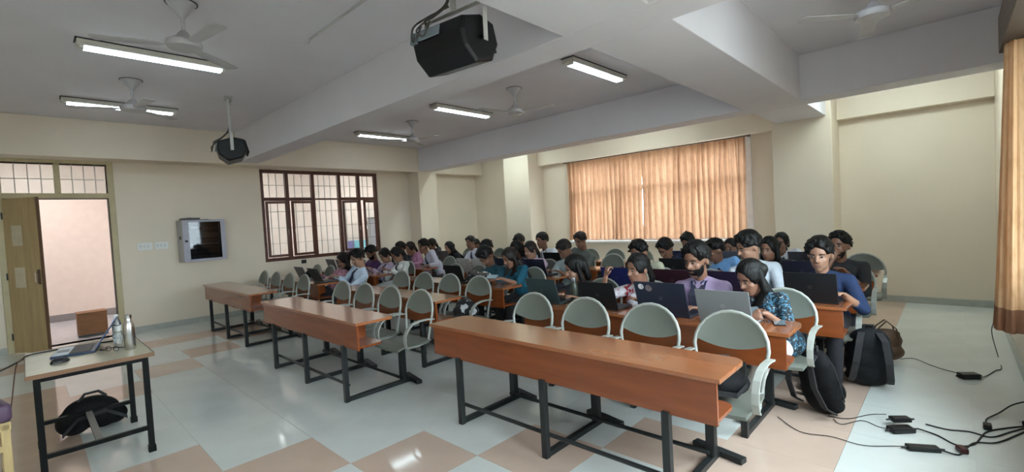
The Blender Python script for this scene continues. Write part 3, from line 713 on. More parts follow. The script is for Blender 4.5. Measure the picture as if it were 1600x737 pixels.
# ------------------------------------------------------------------ laptops, phones, bottles
M_KEY = mat('keyboard_black', (0.02, 0.02, 0.022), 0.5, bump=0.5, bscale=200)
M_SCR = mat('laptop_screen', (0.02, 0.03, 0.05), 0.15, emit=(0.45, 0.6, 0.9), estr=0.25)
def laptop(x, y, z, label, col, w=0.36, d=0.245, rz=0.0, op=108, metal=0.0, rough=0.4, stickers=(), group='laptops on the desks', logo=None, palm=None):
    """hinge at the origin, keyboard runs to local +x, lid back faces local -x"""
    m = mat('laptop_%d_%d_%d_%d' % (col[0]*999, col[1]*999, col[2]*999, metal*9), col, rough, metal=metal, var=0.04, spec=0.3)
    t = empty('laptop', (x, y, z), rz, label, 'laptop', group)
    b = MB().box((0.0, -w/2, 0.001), (d, w/2, 0.017)).build('base', m, t, bevel=0.004)
    MB().box((0.03, -w/2+0.02, 0.0172), (d-0.10, w/2-0.02, 0.0195)).build('keyboard', M_KEY, b)
    MB().box((d-0.085, -0.055, 0.0172), (d-0.015, 0.055, 0.018)).build('touchpad', m, b)
    if palm: MB().box((d-0.10, -w/2+0.012, 0.0171), (d-0.006, w/2-0.012, 0.0178)).build('palm_rest', mat('pale_palm_rest', palm, 0.4), b)
    a = math.radians(op-90); ax = (-math.sin(a), 0, math.cos(a)); nr = (-math.cos(a), 0, -math.sin(a))
    h = d*0.98; c = np.array([0.0, 0, 0.019])+np.array(ax)*h/2
    lid = MB().obox(c, (ax, (0, 1, 0), nr), (h/2, w/2, 0.0045)).build('lid', m, t, bevel=0.003)
    MB().obox(c-np.array(nr)*0.0052, (ax, (0, 1, 0), nr), (h/2-0.012, w/2-0.01, 0.0006)).build('screen', M_SCR, lid)
    lc = logo or tuple(min(1, v*1.6+0.05) for v in col)
    q = MB(); cc = c+np.array(nr)*0.0048
    q.tube([cc+np.array(ax)*0.012*math.cos(k*math.pi/6)+np.array([0, 1, 0])*0.012*math.sin(k*math.pi/6) for k in range(12)], 0.0015, 6, closed=True)
    q.build('emblem', mat('emblem_%d_%d_%d' % tuple(int(v*99) for v in lc), lc, 0.3), lid)
    for (sy, sz, sr, scol) in stickers:
        MB().tube([c+np.array(ax)*sz+np.array([0, 1, 0])*sy+np.array(nr)*0.0045, c+np.array(ax)*sz+np.array([0, 1, 0])*sy+np.array(nr)*0.0058], sr, 20).build('sticker', mat('sticker_%d_%d' % (scol[0]*99, scol[2]*99), scol, 0.5, var=0.4, scale=60), lid)
    return t
DK, GR, SL, BL = (0.012, 0.012, 0.014), (0.16, 0.17, 0.19), (0.42, 0.42, 0.42), (0.018, 0.025, 0.075)
zt = DZ+0.0005
def lap(col, row, yc, label, c, dx=0.10, **k): return laptop(COLS[col]['x'][row-1]+dx, yc, zt, label, c, **k)
lap('R', 2, 2.90, 'dark teal-grey laptop at the inner end of the desk beside the green bottle', (0.035, 0.055, 0.06), w=0.37)
lap('R', 2, 2.27, 'black laptop in front of the person in red and white print', DK, w=0.36)
lap('R', 2, 1.68, 'dark navy laptop with two round stickers on its lid', (0.022, 0.027, 0.045), w=0.42, d=0.28, stickers=((0.15, 0.095, 0.024, (0.62, 0.62, 0.64)), (0.085, 0.085, 0.028, (0.20, 0.16, 0.17))))
lap('R', 2, 1.20, 'silver-grey laptop in front of the person in blue floral top', (0.20, 0.205, 0.21), w=0.37, d=0.25, dx=0.07)
lap('R', 3, 0.87, 'black laptop at the aisle end before the person in navy shirt', DK, w=0.38, d=0.26)
lap('R', 3, 2.70, 'bright blue laptop beside the raised hand of the person in red print', (0.015, 0.02, 0.11), w=0.36)
lap('R', 3, 2.06, 'dark maroon-tinted laptop behind the bearded person in lilac shirt', (0.045, 0.018, 0.026), w=0.38)
lap('R', 3, 1.53, 'dark violet laptop behind the silver-grey laptop', (0.022, 0.015, 0.035), w=0.36)
lap('R', 4, 1.14, 'dark navy laptop half hidden by the person in navy shirt', (0.02, 0.02, 0.035), w=0.34)
lap('R', 4, 2.52, 'black laptop in front of the person in dark navy top', DK, w=0.34)
lap('R', 5, 1.34, 'dark grey laptop in front of the person in white school shirt', (0.05, 0.05, 0.055), w=0.32)
lap('R', 5, 2.20, 'slate grey laptop in front of the person resting a hand on the face', (0.09, 0.10, 0.13), w=0.30)
lap('R', 5, 2.88, 'navy laptop in the fifth row just under the wide window', BL, w=0.34)
lap('M', 4, 4.36, 'dark navy laptop in front of the person in lilac shawl', (0.02, 0.022, 0.04), w=0.36)
lap('M', 5, 4.86, 'black laptop in front of the person in white shirt with lanyard', DK, w=0.35)
lap('M', 4, 4.98, 'dark blue laptop just behind the person looking at a phone', (0.02, 0.025, 0.045), w=0.34)
lap('M', 3, 5.00, 'black laptop on the desk between two empty chairs and the patterned bag', DK, w=0.36)
lap('M', 4, 5.93, 'silver laptop facing the wall behind the black laptop', (0.52, 0.50, 0.49), w=0.33, d=0.225)
lap('M', 4, 5.57, 'second silver laptop close beside the bent head in teal shirt', (0.50, 0.49, 0.48), w=0.33, d=0.225)
lap('L', 5, 7.83, 'grey laptop near the person in dark top with long hair', (0.11, 0.10, 0.10), w=0.35)
lap('L', 2, 7.81, 'grey laptop standing open nearest the door side empty chairs', (0.13, 0.13, 0.14), w=0.35, op=112)
lap('L', 2, 7.27, 'dark laptop in front of the person in light blue shirt', (0.03, 0.035, 0.035), w=0.36, op=115)
lap('L', 3, 8.82, 'grey laptop below the barred window beside the black backpack', (0.15, 0.15, 0.16), w=0.36)
lap('L', 3, 8.42, 'pale grey laptop under the window behind the person in pink check', (0.17, 0.17, 0.18), w=0.33)
pp = MB().box((-0.10, -0.15, 0.0), (0.11, 0.0, 0.002)).box((-0.08, -0.02, 0.002), (0.13, 0.13, 0.004)).build('notebook', M_WHITEP, bevel=0.0008)
pp.location = (COLS['L']['x'][1]+0.25, 7.20, zt+0.018); pp.location.x += 0.0
tag(pp, 'open white notebook on the desk before the person in light blue shirt', 'notebook'); pp.location = (COLS['L']['x'][1]+0.26, 7.52, zt)
def phone(p, rz, tilt, label, c=(0.02, 0.02, 0.025)):
    t = empty('phone', p, rz, label, 'phone', 'phones'); t.rotation_euler = (0, tilt, rz)
    b = MB().box((-0.038, -0.078, -0.004), (0.038, 0.078, 0.004)).build('case', mat('phone_case_%d' % (c[0]*1000), c, 0.3), t, bevel=0.003)
    MB().box((-0.034, -0.073, 0.0041), (0.034, 0.073, 0.0048)).build('screen', mat('phone_glass', (0.02, 0.025, 0.03), 0.1, emit=(0.5, 0.7, 0.8), estr=0.15), b)
    return t
def bottle(p, label, prof, mats, cap, name='bottle'):
    t = empty(name, p, 0, label, 'bottle')
    MB().lathe((0, 0, 0), prof, 24).build('body', mats, t, smooth=True)
    MB().lathe((0, 0, 0), cap[0], 20).build('cap', cap[1], t, smooth=True)
    return t
bottle((COLS['R']['x'][1]+0.20, 2.62, zt), 'dark olive bottle with steel top on the desk beside the black laptop', [(0.034, 0), (0.036, 0.006), (0.036, 0.16), (0.03, 0.19), (0.021, 0.21), (0.019, 0.215)], mat('olive_bottle', (0.035, 0.04, 0.025), 0.3),
       ([(0.021, 0.212), (0.022, 0.216), (0.022, 0.25), (0.018, 0.254)], M_CHROME))

# ------------------------------------------------------------------ teacher's table
t = empty('teacher_table', (0.29, 4.83, 0), 0, 'small table with pale top and black steel legs at the front', 'table')
MB().box((-0.335, -0.47, 0.725), (0.335, 0.47, 0.75)).build('table_top', [mat('pale_cream_laminate', (0.58, 0.53, 0.38), 0.3)], t, bevel=0.004)
MB().box((-0.337, -0.472, 0.722), (0.337, -0.4705, 0.752)).box((0.3352, -0.472, 0.722), (0.337, 0.472, 0.752)).box((-0.337, -0.472, 0.722), (-0.3352, 0.472, 0.752)).box((-0.337, 0.4705, 0.722), (0.337, 0.472, 0.752)).build('edge_band', mat('brown_edge_band', (0.20, 0.10, 0.05), 0.4), t)
M_BLKST = mat('black_table_steel', (0.004, 0.004, 0.004), 0.45, spec=0.15)
for sx in (-1, 1):
    for sy in (-1, 1):
        MB().box((sx*0.285-0.018, sy*0.42-0.018, 0.03), (sx*0.285+0.018, sy*0.42+0.018, 0.722)).box((sx*0.285-0.023, sy*0.42-0.023, 0), (sx*0.285+0.023, sy*0.42+0.023, 0.05)).build('leg', M_BLKST, t, bevel=0.002)
for sy in (-1, 1): MB().box((-0.267, sy*0.42-0.014, 0.69), (0.267, sy*0.42+0.014, 0.722)).build('top_rail', M_BLKST, t); MB().box((-0.267, sy*0.42-0.014, 0.17), (0.267, sy*0.42+0.014, 0.20)).build('stretcher', M_BLKST, t)
for sx in (-1, 1): MB().box((sx*0.285-0.014, -0.402, 0.69), (sx*0.285+0.014, 0.402, 0.722)).build('top_rail', M_BLKST, t)
MB().box((-0.02, -0.406, 0.172), (0.02, 0.406, 0.196)).build('foot_rest', mat('worn_grey_steel', (0.16, 0.15, 0.14), 0.5), t)
laptop(0.36, 4.97, 0.7505, 'open dark laptop with pale palm rest on the teacher table', (0.03, 0.05, 0.10), w=0.36, d=0.25, rz=math.radians(170), op=122, group='teacher laptop', palm=(0.36, 0.48, 0.56))
mb_ = MB(); o = empty('computer_mouse', (0.13, 4.66, 0.7505), 0.5, 'black computer mouse on the teacher table', 'mouse')
MB().ell((0, 0, 0.001), ((1, 0, 0), (0, 1, 0), (0, 0, 1)), (0.058, 0.034, 0.036), 20, 12, lambda d: 1.0 if d[2] > 0 else 1.0).build('shell', M_BLACK, o, smooth=True)
MB().ell((0.03, 0, 0.032), ((1, 0, 0), (0, 1, 0), (0, 0, 1)), (0.012, 0.004, 0.006), 10, 6).build('wheel', M_STEEL, o, smooth=True)
for ch in o.children: ch.location.z = 0
bottle((0.525, 4.66, 0.7505), 'brushed steel flask standing on the teacher table', [(0.034, 0), (0.036, 0.004), (0.036, 0.17), (0.033, 0.195), (0.024, 0.222), (0.020, 0.236), (0.020, 0.24)], M_CHROME, ([(0.022, 0.239), (0.023, 0.243), (0.023, 0.268), (0.019, 0.272)], M_CHROME), 'steel_flask')
M_PET = mat('clear_plastic', (0.75, 0.85, 0.9), 0.12, trans=0.85, var=0.02)
bt = bottle((0.49, 5.02, 0.7505), 'clear plastic water bottle on the teacher table behind the flask', [(0.028, 0), (0.031, 0.006), (0.031, 0.09), (0.029, 0.095), (0.031, 0.10), (0.031, 0.16), (0.026, 0.19), (0.013, 0.215), (0.013, 0.222)], M_PET, ([(0.0155, 0.219), (0.0155, 0.24), (0.014, 0.241)], M_WHITEP), 'water_bottle')
MB().lathe((0, 0, 0), [(0.0316, 0.105), (0.0316, 0.15)], 20).build('wrapper', M_WHITEP, bt, smooth=True)
g = empty('spectacles', (0.42, 4.70, 0.7505), 0.6, 'folded dark spectacles lying on the teacher table', 'spectacles')
for s in (-1, 1):
    MB().tube([(0.0+0.003, s*0.033+0.024*math.cos(k*math.pi/6), 0.022+0.018*math.sin(k*math.pi/6)) for k in range(12)], 0.0022, 6, closed=True).build('rim', M_RUBBER, g, smooth=True)
    MB().tube([(0.003, s*0.06, 0.03), (0.03, s*0.062, 0.02), (0.11, s*0.02, 0.006)], 0.002, 6).build('temple', M_RUBBER, g, smooth=True)
def cable(pts, r, label, name='cable', m=None, floor_=True):
    out = spline(pts)
    o = MB().tube(out, r, 6).build(name, m or M_RUBBER, smooth=True)
    return tag(o, label, 'cable')
cable([(0.50, 5.16, 0.755), (0.30, 5.20, 0.757), (0.10, 5.20, 0.757), (-0.03, 5.15, 0.757), (-0.10, 5.1, 0.72), (-0.5, 5.0, 0.55), (-0.9, 5.0, 0.2), (-1.1, 5.0, 0.006)], 0.006, 'black lead trailing off the teacher table towards the door side')
cable([(-0.05, 5.02, 0.754), (-0.09, 5.0, 0.72), (-0.13, 4.98, 0.45), (-0.18, 4.9, 0.15), (-0.2, 4.8, 0.006)], 0.004, 'thin brown lead hanging from the teacher table edge', m=mat('brown_lead', (0.12, 0.06, 0.04), 0.5))
cable([(0.40, 4.80, 0.754), (0.36, 4.83, 0.755), (0.44, 4.86, 0.754), (0.47, 4.80, 0.754)], 0.002, 'thin lead curled by the spectacles on the teacher table')
# ------------------------------------------------------------------ blended (voxel-fused) shapes, resolved in one batch
JOBS = []
def fused(name, mb, m, parent, voxel, smooth=4, disp=0.0):
    me = bpy.data.meshes.new(name); me.from_pydata(mb.v, [], mb.f); me.update()
    tmp = bpy.data.objects.new('tmp', me); COL.objects.link(tmp)
    rm = tmp.modifiers.new('r', 'REMESH'); rm.mode = 'VOXEL'; rm.voxel_size = voxel; rm.use_smooth_shade = True
    if smooth:
        sm = tmp.modifiers.new('s', 'SMOOTH'); sm.factor = 0.5; sm.iterations = smooth
    ob = link(name, bpy.data.meshes.new(name), parent)
    JOBS.append((tmp, ob, m)); return ob
def resolve():
    bpy.context.view_layer.update()
    dg = bpy.context.evaluated_depsgraph_get()
    for tmp, ob, m in JOBS:
        me = bpy.data.meshes.new_from_object(tmp.evaluated_get(dg)); me.name = ob.name
        old = ob.data; ob.data = me; me.materials.clear()
        for k in (m if isinstance(m, (list, tuple)) else [m]): me.materials.append(k)
        me.polygons.foreach_set('use_smooth', [True]*len(me.polygons))
        bpy.data.meshes.remove(old)
    for tmp, ob, m in JOBS:
        d = tmp.data; bpy.data.objects.remove(tmp); bpy.data.meshes.remove(d)
    JOBS.clear()

I3 = ((1, 0, 0), (0, 1, 0), (0, 0, 1))
def rotz(a): c, s = math.cos(a), math.sin(a); return ((c, s, 0), (-s, c, 0), (0, 0, 1))

# ------------------------------------------------------------------ bags
M_BAG = mat('black_nylon', (0.005, 0.005, 0.006), 0.7, spec=0.2, var=0.3, scale=30, bump=0.4, bscale=120)
M_BAG2 = mat('charcoal_nylon', (0.010, 0.011, 0.013), 0.7, spec=0.2, var=0.3, scale=30, bump=0.4, bscale=120)
M_STRAP = mat('dark_grey_webbing', (0.022, 0.022, 0.025), 0.7, bump=0.5, bscale=300)
M_LEATH = mat('brown_leather', (0.085, 0.042, 0.02), 0.5, var=0.25, bump=0.3, bscale=80)
def backpack(p, rz, label, lean=0.2, h=0.46, m=M_BAG, w=0.30, name='backpack', group=None):
    t = empty(name, p, rz, label, 'bag', group)
    b = MB()
    for k, (z, ww, dd, rz_) in enumerate(((0.075, 1, 1, 0.075), (0.18, 1.03, 1.06, 0.17), (0.27, 0.98, 1.0, 0.16), (0.35, 0.88, 0.86, 0.115))):
        zz = z*h/0.46; b.ell((lean*zz, 0, zz), I3, (0.095*dd, w/2*ww, rz_*h/0.46), 18, 12)
    fused('body', b, m, t, 0.012, 5)
    q = MB(); q.ell((lean*0.14-0.085, 0, 0.15*h/0.46), I3, (0.045, w*0.40, 0.10), 16, 10); fused('front_pocket', q, m, t, 0.012, 4)
    MB().tube([(lean*h-0.02, -0.04, h*0.97), (lean*h-0.03, -0.03, h*1.05), (lean*h-0.03, 0.03, h*1.05), (lean*h-0.02, 0.04, h*0.97)], 0.009, 8).build('grab_handle', M_STRAP, t, smooth=True)
    for s in (-1, 1):
        MB().ribbon([(lean*h+0.03, s*0.06, h*0.95), (lean*h+0.11, s*0.085, h*0.85), (lean*h*0.6+0.16, s*0.11, h*0.5), (lean*0.1+0.15, s*0.13, h*0.2), (0.10, s*0.14, 0.05)], (0, 1, 0), 0.05, 0.012).build('shoulder_strap', M_STRAP, t, bevel=0.003)
    MB().tube([(lean*z_*h-0.095*c_, s_*w*0.49*c2, z_*h) for z_, c_, s_, c2 in ((0.25, 0.3, -1, 1), (0.6, 0.3, -1, 0.98), (0.86, 0.4, -1, 0.75), (0.95, 0.5, 0, 0.5), (0.86, 0.4, 1, 0.75), (0.6, 0.3, 1, 0.98), (0.25, 0.3, 1, 1))], 0.005, 6).build('zip', M_STRAP, t, smooth=True)
    return t
backpack((4.16, 0.72, 0.0), math.radians(150), 'black backpack slumped on the peach floor beside the aisle end', 0.30, 0.50)
backpack((4.98, 0.56, 0.0), math.radians(195), 'charcoal backpack with broad straps standing next to the brown bag', 0.28, 0.52, M_BAG2, 0.34)
hb = empty('hand_bag', (5.83, 0.50, 0), math.radians(20), 'brown leather bag with long handles standing on the floor', 'bag')
b = MB(); b.ell((0, 0, 0.09), I3, (0.085, 0.15, 0.09)).ell((0, 0, 0.20), I3, (0.065, 0.135, 0.10)).ell((0, 0, 0.27), I3, (0.04, 0.12, 0.05)); fused('body', b, M_LEATH, hb, 0.012, 4)
for s in (-1, 1): MB().ribbon([(s*0.05, -0.09, 0.22), (s*0.05, -0.07, 0.33), (s*0.03, 0.0, 0.40), (s*0.05, 0.07, 0.33), (s*0.05, 0.09, 0.22)], (1, 0, 0), 0.025, 0.008).build('handle', M_LEATH, hb, bevel=0.002)
tb = empty('laptop_bag', (0.30, 5.36, 0), math.radians(8), 'black laptop bag lying on the floor under the teacher table', 'bag')
b = MB(); b.ell((-0.10, 0, 0.11), I3, (0.12, 0.13, 0.11)).ell((0.08, 0, 0.13), I3, (0.13, 0.13, 0.13)).ell((0.0, 0, 0.19), I3, (0.17, 0.10, 0.10)).ell((0.17, 0.02, 0.08), I3, (0.09, 0.11, 0.08)); fused('body', b, M_BAG, tb, 0.014, 5)
MB().tube([(-0.07, -0.03, 0.27), (-0.03, -0.04, 0.325), (0.06, -0.04, 0.325), (0.11, -0.03, 0.27)], 0.011, 8).build('handle', M_STRAP, tb, smooth=True)
MB().ribbon([(-0.2, -0.13, 0.05), (-0.1, -0.15, 0.16), (0.08, -0.14, 0.17), (0.22, -0.12, 0.06)], (0, 0.3, 1), 0.03, 0.006).build('shoulder_strap', M_STRAP, tb)
def seat_bag(key, label, m=M_BAG, sc=1.0, dz=0.455, dx=0.0):
    x, y = CH[key]; t = empty('bag', (x+dx, y, dz), 0.4, label, 'bag', 'bags left on chairs')
    b = MB(); b.ell((-0.03, 0, 0.085*sc), I3, (0.13*sc, 0.17*sc, 0.085*sc)).ell((0.04, 0.03, 0.12*sc), I3, (0.10*sc, 0.13*sc, 0.10*sc)); fused('body', b, m, t, 0.014, 5)
    MB().tube([(-0.02, -0.06*sc, 0.19*sc), (-0.05, -0.05*sc, 0.25*sc), (-0.05, 0.05*sc, 0.25*sc), (-0.02, 0.06*sc, 0.19*sc)], 0.009, 8).build('handle', M_STRAP, t, smooth=True)
    MB().ribbon([(-0.1, 0.12*sc, 0.12*sc), (-0.16*sc, 0.06, 0.06*sc), (-0.16*sc, -0.08, 0.05*sc), (-0.1, -0.14*sc, 0.1*sc)], (0, 0, 1), 0.03, 0.006).build('strap', M_STRAP, t)
seat_bag(('R', 1, 0), 'black bag on the empty chair at the aisle end of the front desk')
seat_bag(('M', 2, 0), 'black and white bag on the empty chair nearest the front desk', floral('black_white_cloth', (0.012, 0.012, 0.014), (((0.60, 0.61, 0.64), 0.50),), 9))
seat_bag(('M', 2, 1), 'black bag lying on the second empty chair of the centre column')
seat_bag(('M', 5, 0), 'black bag with looped strap on an empty chair under the window', sc=1.0)
backpack((COLS['L']['x'][1]+0.56, 8.78, 0.452), 0.0, 'black backpack propped on a chair below the barred window', 0.15, 0.40)
pb = empty('patterned_bag', (COLS['M']['x'][2]+0.19, 4.62, zt), 0.2, 'black and white patterned bag heaped on the desk by the phone', 'bag')
b = MB(); b.ell((0, 0.05, 0.07), I3, (0.11, 0.16, 0.07)).ell((0.02, -0.06, 0.08), I3, (0.10, 0.12, 0.08)).ell((0.0, 0.10, 0.12), I3, (0.07, 0.09, 0.06)); fused('body', b, floral('grey_camo_cloth', (0.02, 0.02, 0.022), (((0.10, 0.09, 0.08), 0.5), ((0.55, 0.56, 0.56), 0.60)), 14), pb, 0.013, 5)
MB().ribbon([(-0.1, 0.18, 0.04), (-0.12, 0.08, 0.10), (-0.12, -0.05, 0.11), (-0.09, -0.17, 0.05)], (0, 0, 1), 0.03, 0.008).build('strap', M_STRAP, pb)

# ------------------------------------------------------------------ adapters and cables on the aisle floor
def adapter(p, rz, sz, label, name='power_adapter'):
    t = empty(name, p, rz, label, 'adapter', 'power adapters'); a, b, c = sz
    MB().box((-a/2, -b/2, 0.001), (a/2, b/2, c)).build('brick_case', M_BLACK, t, bevel=0.006)
    for s in (-1, 1): MB().tube([(s*a/2, 0, c*0.5), (s*(a/2+0.03), 0, c*0.45)], 0.006, 8).build('strain_relief', M_RUBBER, t, smooth=True)
    return t
adapter((4.06, 0.28, 0), math.radians(-48), (0.15, 0.075, 0.034), 'black power adapter, lower of the two side by side on the floor')
adapter((4.16, 0.29, 0.0345), math.radians(-52), (0.12, 0.06, 0.032), 'black power adapter resting partly on another one')
adapter((3.83, 0.16, 0), math.radians(-62), (0.17, 0.06, 0.03), 'long black power adapter lying nearest the front of the aisle')
adapter((5.60, -0.08, 0), math.radians(-55), (0.14, 0.08, 0.045), 'black power adapter alone near the curtain wall')
Z = 0.006
cable([(3.83, 0.98, Z), (3.66, 0.80, Z), (3.70, 0.62, Z), (3.68, 0.45, Z), (3.78, 0.30, Z), (3.79, 0.25, 0.015)], 0.003, 'thin cable running from the second desk to the long adapter')
cable([(4.02, 0.66, Z), (3.95, 0.60, Z), (4.10, 0.50, Z), (4.05, 0.40, Z), (4.02, 0.35, 0.02)], 0.003, 'thin cable from the slumped backpack to the lower adapter')
cable([(4.05, 0.70, Z), (4.08, 0.58, Z), (4.25, 0.47, Z), (4.20, 0.37, 0.05)], 0.003, 'thin cable from the slumped backpack to the upper adapter')
cable([(4.13, 0.20, 0.02), (4.12, 0.10, Z), (4.02, 0.0, Z), (4.10, -0.08, Z), (4.35, -0.14, Z), (4.50, -0.24, Z), (4.6, -0.33, Z)], 0.005, 'black power lead from the adapter pair to the wall plugs')
cable([(4.28, 0.16, Z), (4.26, 0.05, Z), (4.30, -0.06, Z), (4.28, -0.16, Z), (4.45, -0.26, Z), (4.6, -0.35, Z)], 0.005, 'thick black power lead crossing the aisle to the wall plugs')
cable([(3.87, 0.08, 0.014), (3.87, 0.0, Z), (3.96, -0.03, Z), (4.12, -0.08, Z), (4.20, -0.18, Z), (4.40, -0.28, Z), (4.6, -0.37, Z)], 0.005, 'black power lead from the long adapter to the wall plugs')
cable([(4.45, -0.16, Z), (4.60, -0.15, Z), (4.75, -0.22, 0.02), (4.9, -0.30, 0.05), (4.8, -0.38, 0.12), (4.7, -0.40, 0.08), (4.6, -0.38, 0.02)], 0.005, 'tangled loop of black lead beside the wall plugs')
cable([(5.92, 0.40, Z), (6.0, 0.3, Z), (5.85, 0.18, Z), (5.75, 0.08, Z), (5.64, -0.02, 0.02)], 0.003, 'thin cable from the brown bag to the lone adapter')
cable([(5.56, -0.14, 0.02), (5.75, -0.20, Z), (5.95, -0.26, Z), (6.05, -0.30, Z), (6.5, -0.30, Z), (6.5, -0.26, 0.25), (5.9, -0.28, 0.5), (5.6, -0.36, 0.65), (5.5, -0.42, 0.75)], 0.004, 'black lead rising from the lone adapter to the curtain wall')
for k, (x, y, lb) in enumerate(((4.44, -0.15, 'black three pin plug lying in the cable tangle'), (3.94, -0.02, 'dark red plug joint on the front power lead'), (4.62, -0.36, 'black plug cluster block at the foot of the curtain wall'))):
    t = empty('plug', (x, y, 0.0), 0.4*k, lb, 'plug', 'plugs')
    MB().box((-0.035, -0.022, 0.001), (0.035, 0.022, 0.035)).build('plug_case', mat('dark_red_plug', (0.06, 0.012, 0.012), 0.4) if k == 1 else M_BLACK, t, bevel=0.008)
    for s in (-1, 1): MB().tube([(0.035, s*0.01, 0.018), (0.055, s*0.01, 0.018)], 0.003, 6).build('pin', M_CHROME, t, smooth=True)

# wooden chair with purple cushion cut by the frame edge
t = empty('wooden_chair', (-0.36, 4.22, 0), math.radians(12), 'pale wooden chair with a purple padded back beside the teacher table', 'chair')
M_PALEW = mat('pale_wood', (0.46, 0.33, 0.15), 0.45, var=0.15, stretch=(4, 4, 0.5))
M_PURP = mat('purple_vinyl', (0.085, 0.045, 0.085), 0.45, var=0.1)
for sy in (-1, 1):
    MB().box((0.16, sy*0.2-0.02, 0), (0.20, sy*0.2+0.02, 0.56)).build('leg', M_PALEW, t, bevel=0.004)
    MB().box((-0.22, sy*0.2-0.02, 0), (-0.18, sy*0.2+0.02, 0.42)).build('leg', M_PALEW, t, bevel=0.004)
MB().box((-0.23, -0.22, 0.40), (0.18, 0.22, 0.44)).build('seat', M_PALEW, t, bevel=0.006)
MB().box((0.155, -0.22, 0.52), (0.205, 0.22, 0.57)).build('back_rail', M_PALEW, t, bevel=0.006)
MB().box((0.145, -0.235, 0.57), (0.215, 0.235, 0.68)).build('back_pad', M_PURP, t, bevel=0.028, smooth=True, seg=4)

# ------------------------------------------------------------------ people
def skin(c): return mat('skin_%d_%d' % (c[0]*100, c[2]*100), c, 0.5, var=0.06, scale=20)
def cloth(c, nm='cloth'): return mat('%s_%d_%d_%d' % (nm, c[0]*500, c[1]*500, c[2]*500), c, 0.85, var=0.07, scale=12, bump=0.8, bscale=20)
M_HAIR = mat('black_hair', (0.004, 0.0034, 0.003), 0.5, spec=0.25, var=0.4, scale=40, bump=0.6, bscale=90, stretch=(1, 1, 0.25))
M_HAIRB = mat('dark_brown_hair', (0.011, 0.0065, 0.005), 0.5, spec=0.3, var=0.4, scale=40, bump=0.6, bscale=90, stretch=(1, 1, 0.25))
M_EYEW = mat('eye_white', (0.22, 0.165, 0.14), 0.5); M_EYEB = mat('eye_dark', (0.012, 0.008, 0.006), 0.2)
SK = [(0.26, 0.125, 0.077), (0.19, 0.088, 0.052), (0.34, 0.18, 0.115), (0.23, 0.11, 0.067)]

def two_bone(a, c, l1, l2, pole):
    a = np.array(a, float); c = np.array(c, float); d = c-a; L = np.linalg.norm(d)
    if L > (l1+l2)*0.985: c = a+d/L*(l1+l2)*0.985; d = c-a; L = np.linalg.norm(d)
    u = d/L; x = (l1*l1-l2*l2+L*L)/(2*L); h = math.sqrt(max(l1*l1-x*x, 1e-6))
    p = np.array(pole, float); p = unit(p-u*np.dot(p, u))
    return a+u*x+p*h, c

def hand(mb, w, d, n, side, curl=0.5, s=1.0):
    """w wrist, d pointing direction, n palm normal, side: direction of the thumb"""
    d = unit(d); n = unit(n-d*np.dot(n, d)); lat = unit(np.cross(n, d))
    if np.dot(lat, side) < 0: lat = -lat
    for k, (o, L) in enumerate(((0.030, 0.068), (0.010, 0.076), (-0.010, 0.071), (-0.029, 0.056))):
        kn = w+d*0.088*s+lat*o*s*1.0-n*0.0
        mb.cone(w+lat*o*0.55*s+d*0.01, kn, 0.0155*s, 0.0125*s, 8)
        p = kn; a = curl*0.55
        for j, f in enumerate((0.45, 0.32, 0.23)):
            dd = unit(d*math.cos(a)+n*math.sin(a)); q = p+dd*L*f*s*1.05
            mb.cone(p, q, (0.0098-0.0008*j)*s, (0.0092-0.0008*j)*s, 8); p = q; a += curl*0.8
    b = w+d*0.025*s+lat*0.028*s; t1 = b+unit(d*0.75+lat*0.75+n*0.15)*0.042*s; t2 = t1+unit(d*0.95+lat*0.35+n*0.3)*0.032*s
    mb.cone(b-lat*0.015, t1, 0.0135*s, 0.0115*s, 8).cone(t1, t2, 0.0108*s, 0.009*s, 8)

